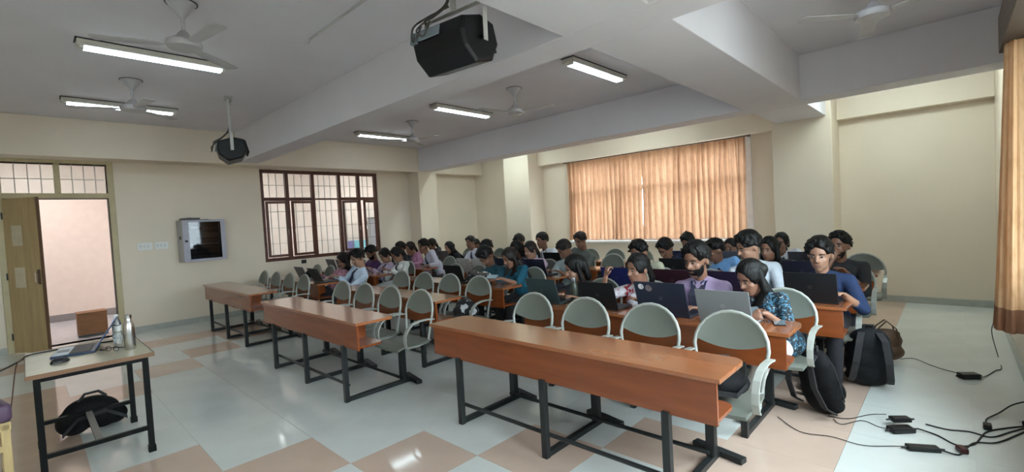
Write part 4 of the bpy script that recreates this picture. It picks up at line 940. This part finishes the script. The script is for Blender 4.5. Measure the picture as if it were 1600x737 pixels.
def person(seat, head, label, yaw=0, pitch=15, roll=0, fem=False, hair='short', shirt=(0.5, 0.5, 0.6), sleeve=1.0, pants=(0.03, 0.03, 0.04), sk=0, near=False,
           lh=None, rh=None, lcurl=0.5, rcurl=0.5, beard=0, tie=None, lanyard=None, kurta=False, hs=1.06, collar=True, pal=None, extra=None, vest=None, hm=None, glasses=False, tuck=0.0, footy=0.0, scarf=None, ponytail=False, hvol=0.0):
    px, py = CH[seat]
    org = np.array([px, py, 0.0])
    t = empty('person', (px, py, 0), 0, label, 'person', 'people seated at the desks')
    hd = np.array(head, float)-org; hd[2] -= 0.012
    yw = math.radians(yaw); pt = math.radians(pitch)
    fh = np.array([-math.cos(yw), math.sin(yw), 0.0]); upv = np.array([0, 0, 1.0])
    fwd = unit(fh*math.cos(pt)-upv*math.sin(pt)); up = unit(upv*math.cos(pt)+fh*math.sin(pt)); lft = np.cross(up, fwd)
    if roll:
        rr = math.radians(roll); lft, up = unit(lft*math.cos(rr)+up*math.sin(rr)), unit(up*math.cos(rr)-lft*math.sin(rr))
    HA = (fwd, lft, up)
    def H(f, l, u): return hd+(fwd*f+lft*l+up*u)*hs
    wS = 0.165 if fem else 0.19
    pel = np.array([0.02, 0, 0.535])
    neck0 = H(-0.02, 0, -0.07)
    nb = hd+np.array([0.065, 0, -0.175*hs])+np.array([0.02*math.sin(pt), 0, 0.02*math.sin(pt)])-fh*0.015
    nb[0] = min(nb[0], 0.16)
    sp = nb-pel; lat = np.array([0, 1.0, 0]); su = unit(sp); sf = unit(np.cross(lat, su))     # body axes
    if sf[0] > 0: sf = -sf
    lat = unit(np.cross(su, sf))
    if lat[1] < 0: lat = -lat
    mid = pel+sp*0.48-sf*0.035
    chest = pel+sp*0.74-sf*0.012
    shl = [nb-su*0.055+lat*wS*s-sf*0.0 for s in (-1, 1)]        # index 0: -y side, 1: +y side
    deskx = max(-0.36, nb[0]-0.36)
    tg = []
    for s, h_ in ((0, rh if False else lh), (1, rh)):
        if h_ is None: h_ = (deskx+org[0], org[1]+(-0.10, 0.10)[s], DZ+0.045)
        tg.append(np.array(h_, float)-org)
    el, wr = [], []
    for s in (0, 1):
        sg = (-1, 1)[s]
        e, w = two_bone(shl[s], tg[s], 0.275*hs/1.06, 0.245*hs/1.06, (0.25, sg*0.55, -0.9)); el.append(e); wr.append(w)
    hip = [pel+np.array([0, s*0.09, 0]) for s in (-1, 1)]
    kn = [np.array([-0.40, s*0.11+footy*0.4, 0.515]) for s in (-1, 1)]
    an = [np.array([-0.36+0.04*s+tuck, s*0.11+footy, 0.085]) for s in (-1, 1)]
    fa = 0.88 if fem else 1.0
    def trunk(mb, g):
        A = (sf, lat, su)
        mb.ell(pel+np.array([0.01, 0, 0.03]), I3, (0.115*fa+g, (0.175 if fem else 0.165)+g, 0.10+g), 16, 10)
        mb.ell(mid, A, (0.10*fa+g, 0.145*fa+g, 0.15), 16, 10)
        mb.ell(chest, A, (0.105*fa+g, 0.165*fa+g, 0.15), 16, 10)
        mb.cone(shl[0]*0.93+shl[1]*0.07, shl[1]*0.93+shl[0]*0.07, 0.055*fa+g, 0.055*fa+g, 12)
        for s in (0, 1): mb.cone(nb+su*0.015, shl[s]*0.8+nb*0.2-su*0.0, 0.042+g*0.6, 0.045+g*0.6, 10)
        if fem:
            for s in (-1, 1): mb.ell(chest+sf*0.085+lat*0.07*s-su*0.02, A, (0.05+g, 0.06+g, 0.06+g), 12, 8)
    # --- skin: one continuous body
    b = MB()
    b.ell(H(-0.008, 0, 0.028), HA, (0.098*hs, 0.078*hs, 0.098*hs), 20, 14)
    b.ell(H(0.028, 0, -0.045), HA, (0.070*hs, (0.056 if fem else 0.060)*hs, 0.082*hs), 18, 12)
    b.ell(H(0.060, 0, -0.100), HA, (0.028*hs, 0.030*hs, 0.024*hs), 12, 8)
    b.ell(H(0.062, 0, 0.030), HA, (0.028*hs, 0.056*hs, 0.020*hs), 14, 8)
    for s in (-1, 1):
        b.ell(H(0.055, s*0.036, -0.030), HA, (0.030*hs, 0.024*hs, 0.026*hs), 12, 8)
        b.ell(H(-0.012, s*0.077, -0.012), HA, (0.020*hs, 0.012*hs, 0.033*hs), 12, 8)
    b.cone(H(0.086, 0, 0.012), H(0.108, 0, -0.026), 0.009*hs, 0.0135*hs, 10)
    b.cone(H(0.085, -0.012, -0.030), H(0.085, 0.012, -0.030), 0.0125*hs, 0.0125*hs, 8)
    b.cone(H(0.078, -0.015, -0.065), H(0.078, 0.015, -0.065), 0.016*hs, 0.016*hs, 8)
    b.cone(H(-0.022, 0, -0.05), nb+su*0.01, 0.052*fa, 0.056*fa, 14)
    trunk(b, -0.012)
    for s in (0, 1):
        b.cone(shl[s], el[s], 0.047*fa, 0.038*fa, 12).cone(el[s], wr[s], 0.038*fa, 0.026*fa, 12)
        dr_ = unit(wr[s]-el[s]); dd = unit(dr_*0.8+np.array([-0.35, 0, -0.05]))
        n = np.array([0, 0, -1.0]); th = np.array([-0.2, (1, -1)[s], 0.3])
        if extra and extra.get('hand%d' % s): dd, n, th = [np.array(q_, float) for q_ in extra['hand%d' % s]]
        hand(b, wr[s], dd, n, th, (lcurl, rcurl)[s], 1.0 if not fem else 0.93)
        b.cone(hip[s], kn[s], 0.075, 0.055, 12).cone(kn[s], an[s], 0.052, 0.036, 12)
        b.cone(an[s]+np.array([0.03, 0, -0.045]), an[s]+np.array([-0.13, 0, -0.055]), 0.028, 0.024, 10)
    fused('body', b, skin(SK[sk]), t, 0.0080 if near else 0.0125, 3 if near else 2)
    # --- shirt
    g = 0.012; c = MB(); trunk(c, g-0.002)
    for s in (0, 1):
        c.cone(shl[s], el[s], 0.054*fa+g*0.6, 0.047*fa+g*0.5, 12)
        if sleeve < 1:
            c.v = c.v; 
        if sleeve >= 1: c.cone(el[s], el[s]+(wr[s]-el[s])*0.93, 0.047*fa+g*0.5, 0.034+g*0.3, 12)
        elif sleeve > 0.55: c.cone(el[s], el[s]+(wr[s]-el[s])*0.35, 0.047*fa+g*0.5, 0.044, 12)
    if kurta:
        for s in (0, 1): c.cone(hip[s], hip[s]*0.75+kn[s]*0.25, 0.098, 0.092, 12)
        c.ell(pel+np.array([-0.03, 0, 0.0]), I3, (0.16, 0.19, 0.09), 14, 8)
    sm_ = shirt if not isinstance(shirt, tuple) else cloth(shirt)
    fused('top', c, sm_, t, 0.012 if near else 0.015, 3)
    if collar:
        col = MB(); cc = nb+su*0.022
        for s in (-1, 1):
            col.ribbon([cc-sf*0.058+lat*s*0.0, cc-sf*0.04+lat*s*0.045, cc+lat*s*0.063-su*0.004, cc+sf*0.04+lat*s*0.05-su*0.018, cc+sf*0.075+lat*s*0.018-su*0.045], su, 0.035, 0.008)
        fused('collar', col, sm_ if vest is None else cloth(vest), t, 0.007, 2)
    if vest is not None:
        MB().ribbon([nb+sf*(0.075)-su*0.03, chest+sf*0.128, mid+sf*0.128], lat, [0.10, 0.16, 0.14], 0.006).build('inner_shirt', cloth(vest), t)
    if tie is not None:
        MB().ribbon([nb+sf*0.072-su*0.02, nb+sf*0.090-su*0.055, chest+sf*(0.128), mid+su*0.04+sf*0.128, mid-su*0.06+sf*0.122], lat, [0.035, 0.03, 0.055, 0.07, 0.05], 0.008).build('tie', cloth(tie, 'tie'), t)
    if lanyard is not None:
        lm = cloth(lanyard, 'lanyard')
        MB().ribbon([nb-sf*0.03+lat*0.07+su*0.03, nb+sf*0.06+lat*0.06, chest+sf*0.128+lat*0.04, mid+su*0.02+sf*0.13], lat, 0.018, 0.004).ribbon([nb-sf*0.03-lat*0.07+su*0.03, nb+sf*0.06-lat*0.06, chest+sf*0.128-lat*0.04, mid+su*0.02+sf*0.13], lat, 0.018, 0.004).build('lanyard', lm, t)
    if scarf is not None:
        q = MB(); pts = [nb+sf*0.085-su*0.06-lat*0.10, nb+sf*0.06-lat*0.08+su*0.0, nb-sf*0.065+su*0.02, nb+sf*0.06+lat*0.08, chest+sf*0.12+lat*0.10, mid+sf*0.13+lat*0.11]
        for a_, b_ in zip(pts[:-1], pts[1:]): q.cone(a_, b_, 0.032, 0.034, 10)
        q.cone(nb-sf*0.04+lat*0.05, shl[0]-su*0.0+lat*0.02, 0.05, 0.06).cone(shl[0]+lat*0.03, chest-lat*0.14-sf*0.04, 0.06, 0.055)
        fused('shawl', q, cloth(scarf), t, 0.011, 3)
    # --- trousers and shoes
    c = MB(); c.ell(pel+np.array([0.0, 0, -0.005]), I3, (0.125, 0.178, 0.088), 16, 10)
    for s in (0, 1): c.cone(hip[s], kn[s], 0.088, 0.066, 12).cone(kn[s], an[s]+np.array([0, 0, 0.02]), 0.064, 0.052, 12)
    fused('trousers', c, cloth(pants, 'trouser'), t, 0.017, 3)
    for s in (0, 1):
        q = MB(); q.cone(an[s]+np.array([0.035, 0, -0.045]), an[s]+np.array([-0.15, 0, -0.052]), 0.038, 0.032, 10, flat=((0, 0, 1), 0.95)); fused('shoe', q, M_BLACK, t, 0.012, 1)
    # --- hair
    hmat = hm or M_HAIR
    def region(d):
        f, l, u = d
        wob = 0.05*math.sin(11*l+seed_)+0.03*math.sin(23*l+2*seed_)
        if f > 0.05: face = 1-((l/(0.66 if fem else 0.74))**2+((u+0.35)/(0.86+wob))**2)          # >0 inside the face opening
        else: face = -1
        low = (-0.62 if fem else (-0.12-0.50*min(1, max(0, -f*1.6+0.1))))
        w1 = min(1, max(0, (-face+0.02)/0.14)); w2 = min(1, max(0, (u-low+0.04)/0.12)); w = w1*w2
        w = w*w*(3-2*w)
        nzs = 0.035*math.sin(9*l+5*f)*math.sin(7*u+3*l+seed_)
        volume = 0.10+hvol+(0.09*max(0, u)+0.08*max(0, f)*max(0, u))*(1 if not fem else 0.4)+nzs
        if fem: volume -= 0.05*math.exp(-(l/0.12)**2)*max(0, u)
        return 0.90+w*(0.10+volume)
    seed_ = rng.random()*6
    hb_ = MB(); hb_.ell(H(-0.012, 0, 0.028), HA, (0.100*hs, 0.080*hs, 0.100*hs), 40, 28, region)
    nlk = (110 if near else 60) if not fem else 0
    lr = np.random.default_rng(int(seed_*1e6))
    for _ in range(nlk):
        d = unit(lr.normal(size=3)+np.array([0.05, 0, 0.55])); f, l, u = d
        if region(d) < 1.06: continue
        p = np.array([f*0.104-0.012, l*0.083, u*0.106+0.028])
        fl = unit(np.array([0.55*f+0.45+0.5*lr.normal()*0.5, 0.8*l+0.35*lr.normal(), -0.35+0.3*lr.normal()+0.5*(f > 0.2)]))
        fl = fl-d*np.dot(fl, d)*0.85; q = p+unit(fl)*(0.030+0.02*lr.random())+d*0.004
        if f > 0.45: q = p+unit(np.array([0.3, l+0.4*lr.normal(), 0.6]))*0.03
        hb_.cone(H(*p), H(*q), 0.013*hs, 0.007*hs, 7)
    if hair == 'short':
        fused('hair', hb_, hmat, t, 0.0075 if near else 0.009, 9)
    else:
        back = unit(-sf*0.7-su*0.3)
        tgt = nb-sf*0.085
        if hair == 'long':
            for l in (-0.05, 0, 0.05): hb_.cone(H(-0.075, l*0.9, 0.03), nb-sf*0.075+lat*l*1.3+su*0.03, 0.046, 0.042, 10).cone(nb-sf*0.075+lat*l*1.3+su*0.03, mid-sf*0.125+lat*l*1.7, 0.042, 0.022, 10)
            for s in (-1, 1):
                hb_.cone(H(-0.02, s*0.072, 0.045), H(0.005, s*0.082, -0.10), 0.028, 0.030, 10)
                hb_.cone(H(0.005, s*0.082, -0.10), nb+sf*0.075+lat*s*0.085-su*0.10, 0.030, 0.024, 10).cone(nb+sf*0.075+lat*s*0.085-su*0.10, chest+sf*0.125+lat*s*0.075-su*0.06, 0.024, 0.012, 10)
        elif hair == 'tied':
            hb_.ell(H(-0.105, 0, 0.0), HA, (0.035, 0.035, 0.035), 12, 8)
            hb_.cone(H(-0.115, 0, -0.01), H(-0.13, 0.01, -0.11), 0.028, 0.03, 10).cone(H(-0.13, 0.01, -0.11), nb-sf*0.12-su*0.14, 0.028, 0.012, 10)
            for s in (-1, 1): hb_.cone(H(-0.03, s*0.074, 0.03), H(-0.06, s*0.066, -0.055), 0.020, 0.018, 8)
        elif hair == 'bob':
            for l in (-0.05, 0, 0.05): hb_.cone(H(-0.075, l*0.9, 0.02), H(-0.07, l*1.1, -0.12), 0.045, 0.035, 10)
            for s in (-1, 1): hb_.cone(H(-0.01, s*0.074, 0.04), H(0.01, s*0.080, -0.11), 0.027, 0.024, 10)
        fused('hair', hb_, hmat, t, 0.007 if near else 0.0105, 2)
    # --- face details
    for s in (-1, 1):
        e = MB(); e.ell(H(0.0815, s*0.031, 0.004), HA, (0.0095*hs, 0.0135*hs, 0.0055*hs), 12, 8); e.cm = 1
        e.ell(H(0.0868, s*0.031, 0.0035), HA, (0.0058*hs, 0.0075*hs, 0.0056*hs), 10, 6); e.build('eye', [M_EYEW, M_EYEB], t, smooth=True, fix=False)
        MB().tube([H(0.086, s*0.014, 0.021), H(0.090, s*0.030, 0.027), H(0.076, s*0.050, 0.020)], [0.0038*hs, 0.0045*hs, 0.0025*hs], 6).build('eyebrow', hmat, t, smooth=True)
    MB().tube([H(0.087, -0.024, -0.067), H(0.0945, -0.010, -0.0645), H(0.0945, 0.010, -0.0645), H(0.087, 0.024, -0.067)], [0.002, 0.0058*hs, 0.0058*hs, 0.002], 8).build('lips', mat('lips', (0.22, 0.075, 0.06), 0.45) if fem else mat('lips_dull', (0.20, 0.085, 0.065), 0.5), t, smooth=True)
    if beard:
        def rb(d):
            f, l, u = d
            lo = min(1, max(0, (-u+0.10+0.30*(1-f))/0.18)) if f > -0.25 else 0.0
            mouth = math.exp(-((l/0.33)**2+((u+0.26)/0.13)**2)) if f > 0.5 else 0
            return 0.90+0.135*beard*lo*(1-0.85*mouth)
        q = MB(); q.ell(H(0.028, 0, -0.047), HA, (0.071*hs, 0.061*hs, 0.083*hs), 32, 24, rb)
        q.tube([H(0.086, -0.026, -0.062), H(0.097, -0.010, -0.050), H(0.097, 0.010, -0.050), H(0.086, 0.026, -0.062)], [0.004, 0.0065, 0.0065, 0.004], 8)
        q.build('beard', hmat, t, smooth=True)
    if glasses:
        for s in (-1, 1): MB().tube([H(0.098, s*0.033+0.020*math.cos(k*math.pi/6), 0.003+0.016*math.sin(k*math.pi/6)) for k in range(12)], 0.002, 6, closed=True).build('spectacle_rim', M_RUBBER, t, smooth=True)
    return dict(t=t, wr=[w+org for w in wr], org=org)

WH, NAVY, BLK = (0.66, 0.68, 0.74), (0.012, 0.018, 0.05), (0.012, 0.012, 0.014)
x2, x3, x4, x5 = COLS['R']['x'][1:5]
# cable-aisle column, second row
P1 = person(('R', 2, 0), (3.86, 1.14, 1.065), 'person in blue floral top and white trousers holding a phone at the aisle end', 30, 26, fem=True, hair='long', near=True, sk=0, collar=False,
       shirt=floral('blue_floral_cloth', (0.010, 0.022, 0.034), (((0.04, 0.14, 0.22), 0.52), ((0.34, 0.42, 0.46), 0.61), ((0.008, 0.010, 0.013), 0.54)), 30), sleeve=0.7, pants=(0.70, 0.70, 0.68), kurta=True, tuck=0.16, footy=0.26, lh=(x2+0.25, 0.98, 0.83), rh=(x2+0.24, 1.06, 0.84), lcurl=0.6, rcurl=0.8,
       extra=dict(hand0=((-0.5, 0.75, 0.05), (-0.3, 0.2, -0.8), (0, 0.3, 0.9)), hand1=((-0.75, -0.3, 0.05), (0.1, -0.4, -0.8), (0, -0.3, 0.9))))
phone((x2+0.17, 1.06, 0.855), 0.9, -0.5, 'dark phone in the hand of the person in blue floral top')
phone((x2+0.26, 0.90, zt+0.005), 1.9, 0.0, 'black phone lying on the desk at the aisle end')
person(('R', 2, 1), (3.93, 1.59, 1.185), 'bearded person in lilac shirt and navy lanyard typing behind the stickered laptop', 12, 16, near=True, sk=0, shirt=(0.36, 0.27, 0.42), beard=0.8, vest=(0.035, 0.035, 0.06), lanyard=(0.02, 0.025, 0.07), hs=1.14, hvol=0.05, pants=(0.05, 0.05, 0.06))
person(('R', 2, 2), (3.83, 2.085, 1.10), 'person in red and white print with one elbow raised to the face', 22, 8, fem=True, hair='tied', near=True, sk=0, collar=False,
       shirt=floral('red_white_cloth', (0.55, 0.50, 0.52), (((0.36, 0.03, 0.05), 0.52), ((0.62, 0.58, 0.62), 0.55)), 18), sleeve=0.4, rh=(3.62, 2.30, 1.02), lh=(x2+0.27, 1.95, 0.82), rcurl=1.2,
       extra=dict(hand1=((0.2, -0.1, 0.95), (0.7, -0.5, 0), (0.1, -0.9, 0.1))), pants=(0.03, 0.03, 0.05))
person(('R', 2, 3), (3.83, 2.78, 1.085), 'person in dark top bent towards the desk behind the green bottle', 38, 22, fem=True, hair='bob', near=True, sk=2, collar=False, shirt=(0.022, 0.022, 0.024), pants=BLK)
# third row
person(('R', 3, 0), (4.93, 0.875, 1.15), 'person in navy blue shirt sitting at the aisle end behind a black laptop', 2, 14, near=True, sk=2, shirt=(0.012, 0.028, 0.085), hs=1.16, sleeve=0.7, lh=(x3+0.24, 0.66, 0.82), hvol=0.03, pants=(0.015, 0.015, 0.02))
person(('R', 3, 1), (5.0, 1.49, 1.215), 'person in white shirt with dark lanyard, head tilted down to the side', 45, 24, roll=-6, near=True, sk=2, shirt=(0.55, 0.60, 0.66), lanyard=NAVY, hs=1.15, hvol=0.03)
person(('R', 3, 3), (5.0, 2.70, 1.14), 'person in beige shirt behind the bright blue laptop', 5, 20, sk=1, shirt=(0.40, 0.39, 0.29), hs=1.12, near=True)
# fourth row
person(('R', 4, 0), (5.98, 0.885, 1.145), 'person in black T-shirt resting a hand against the mouth', 12, 2, sk=1, shirt=(0.012, 0.012, 0.014), sleeve=0.4, beard=0.5, hs=1.13, lh=(x4+0.36, 0.80, 0.86), rh=(5.83, 0.93, 0.99), rcurl=1.0, extra=dict(hand1=((0.05, -0.25, 0.9), (0.9, 0.1, 0.1), (0.1, 0.2, 0.9))), near=True, collar=False)
person(('R', 4, 1), (6.02, 1.57, 1.10), 'person in black top with long loose hair behind the white-shirted person', 15, 10, fem=True, hair='long', sk=0, shirt=BLK, hs=1.1, collar=False)
person(('R', 4, 2), (6.0, 2.185, 1.085), 'person in sky blue collared shirt and dark tie facing sideways', 45, 14, sk=1, shirt=(0.16, 0.34, 0.62), tie=NAVY, hs=1.1)
person(('R', 4, 3), (6.0, 2.84, 1.10), 'person in dark navy top looking down at a black laptop', 15, 36, sk=1, shirt=(0.012, 0.018, 0.05), hs=1.12, collar=False)
# fifth row
person(('R', 5, 1), (7.02, 1.685, 1.10), 'smiling person in white school shirt in front of the column beside the alcove', 2, 4, fem=True, hair='tied', sk=1, shirt=WH, tie=(0.05, 0.06, 0.07), hs=1.06)
person(('R', 5, 2), (7.0, 2.33, 1.03), 'person in grey top resting a cheek on the raised hand', 5, 4, fem=True, hair='long', sk=1, shirt=(0.05, 0.05, 0.06), hs=1.05, lh=(6.86, 2.22, 0.93), lcurl=1.0, extra=dict(hand0=((0.1, 0.2, 0.9), (0.9, 0.3, 0), (0, 0.8, 0.3))), collar=False)
person(('R', 5, 3), (7.0, 2.95, 1.12), 'person in pale shirt in the row just below the wide window', 5, 30, sk=1, shirt=(0.5, 0.5, 0.52), hs=1.1)
# centre column
y3 = COLS['M']['x'][2]; y4 = COLS['M']['x'][3]
person(('M', 3, 0), (4.55, 4.385, 1.09), 'person in teal-blue top with long hair looking down at a phone', 14, 26, fem=True, hair='long', hm=M_HAIRB, near=True, sk=0, shirt=(0.008, 0.10, 0.16), sleeve=0.4, collar=False, lh=(y3+0.24, 4.26, 0.84), rh=(y3+0.23, 4.40, 0.84), lcurl=0.7, rcurl=0.8, pants=BLK,
       extra=dict(hand0=((-0.75, 0.35, 0.1), (0.1, 0.4, -0.8), (0, 0.3, 0.9)), hand1=((-0.75, -0.35, 0.1), (0.1, -0.4, -0.8), (0, -0.3, 0.9))))
phone((y3+0.155, 4.335, 0.87), 0.3, -0.6, 'pale blue phone held over the desk by the person in teal-blue top', (0.12, 0.17, 0.20))
person(('M', 3, 1), (4.53, 4.84, 1.105), 'person in dark teal T-shirt with head bowed over a patterned bag', 8, 50, sk=0, shirt=(0.010, 0.06, 0.09), sleeve=0.4, hs=1.12, hvol=0.06, collar=False, near=True)
person(('M', 4, 0), (5.52, 4.185, 1.125), 'person in pale green-grey shirt looking down beside the lilac shawl', 22, 36, sk=1, shirt=(0.33, 0.39, 0.38), sleeve=0.5, hs=1.1, hm=M_HAIRB)
person(('M', 4, 1), (5.50, 4.85, 1.11), 'person wearing a lilac shawl behind a dark navy laptop', 10, 16, fem=True, hair='tied', hm=M_HAIRB, sk=2, shirt=(0.50, 0.38, 0.50), scarf=(0.58, 0.45, 0.60), hs=1.06, collar=False)
person(('M', 4, 2), (5.52, 5.16, 1.12), 'person in dark violet top mostly hidden behind the phone user', 0, 22, sk=1, fem=True, hair='bob', shirt=(0.05, 0.035, 0.08), hs=1.08, collar=False)
person(('M', 4, 3), (5.50, 5.84, 1.14), 'person in dark top mostly hidden behind the bowed head', 0, 28, sk=1, shirt=(0.03, 0.03, 0.04), hs=1.1, glasses=True)
person(('M', 5, 1), (6.52, 4.60, 1.19), 'person in grey shirt directly behind the pale green-grey shirt', 10, 20, sk=1, shirt=(0.10, 0.11, 0.10), hs=1.1, hm=M_HAIRB)
person(('M', 5, 2), (6.50, 5.43, 1.19), 'person in white shirt with black lanyard sitting upright before the column', 8, 6, sk=1, shirt=WH, lanyard=BLK, hs=1.12, hvol=0.04)
person(('M', 5, 3), (6.50, 6.0, 1.17), 'person in dark shirt with head bent before the pale column', -10, 24, sk=1, shirt=(0.03, 0.03, 0.05), hs=1.12, hvol=0.05)
# window-wall column
person(('L', 2, 0), (3.76, 7.10, 1.115), 'person in light blue shirt and navy tie sitting upright over papers', -4, 24, sk=2, shirt=(0.50, 0.58, 0.70), tie=NAVY, hs=1.1, near=True)
person(('L', 2, 1), (3.84, 7.74, 1.05), 'person in pink checked top with long hair next to the light blue shirt', 5, 22, fem=True, hair='long', hm=M_HAIRB, sk=0, shirt=floral('pink_check_cloth', (0.42, 0.20, 0.25), (((0.25, 0.11, 0.15), 0.54),), 40), hs=1.08, collar=False)
person(('L', 3, 2), (4.74, 8.38, 1.10), 'bearded person in purple shirt leaning forward below the barred window', -5, 28, sk=1, shirt=(0.065, 0.016, 0.085), sleeve=0.5, beard=0.7, hs=1.12, collar=False)
person(('L', 3, 0), (4.72, 7.44, 1.08), 'person in white jacket bent over the desk with tied hair', 0, 32, fem=True, hair='tied', sk=0, shirt=(0.68, 0.68, 0.66), tie=NAVY, hs=1.06, pants=(0.6, 0.6, 0.6))
person(('L', 3, 1), (4.70, 7.82, 1.06), 'person in pale lilac shirt and dark tie beside the white jacket', -5, 30, fem=True, hair='tied', sk=2, shirt=(0.46, 0.38, 0.52), tie=NAVY, hs=1.06)
person(('L', 4, 0), (5.50, 7.68, 1.165), 'person in white shirt and dark tie in profile before the grey laptop', 0, 10, sk=1, shirt=(0.56, 0.54, 0.64), tie=NAVY, hs=1.12)
person(('L', 4, 1), (5.55, 8.22, 1.12), 'person in pink top with hair tied back behind the white jacket', -5, 16, fem=True, hair='tied', hm=M_HAIRB, sk=0, shirt=(0.55, 0.27, 0.42), hs=1.06, collar=False)
person(('L', 4, 2), (5.52, 8.54, 1.12), 'person in dark grey top half hidden behind the pink top', 0, 14, sk=1, shirt=(0.06, 0.06, 0.07), hs=1.08)
person(('L', 5, 0), (6.55, 7.46, 1.165), 'person in white shirt and navy tie sitting upright before the corner wall', -6, 4, sk=1, shirt=(0.58, 0.60, 0.70), tie=NAVY, hs=1.04, hm=M_HAIRB)
person(('L', 5, 1), (6.45, 8.06, 1.06), 'person in black top with long straight hair in profile', 0, 12, fem=True, hair='long', sk=2, shirt=BLK, hs=1.04, collar=False)
person(('L', 5, 2), (6.55, 8.82, 1.13), 'person in dark top with tied hair behind the profile in white shirt', 5, 12, fem=True, hair='tied', sk=1, shirt=(0.04, 0.04, 0.05), hs=1.04, collar=False)
person(('L', 6, 1), (7.6, 8.46, 1.04), 'person in grey shirt in the last row behind the upright white shirt', 0, 12, sk=1, shirt=(0.12, 0.12, 0.13), hs=1.02)
resolve()
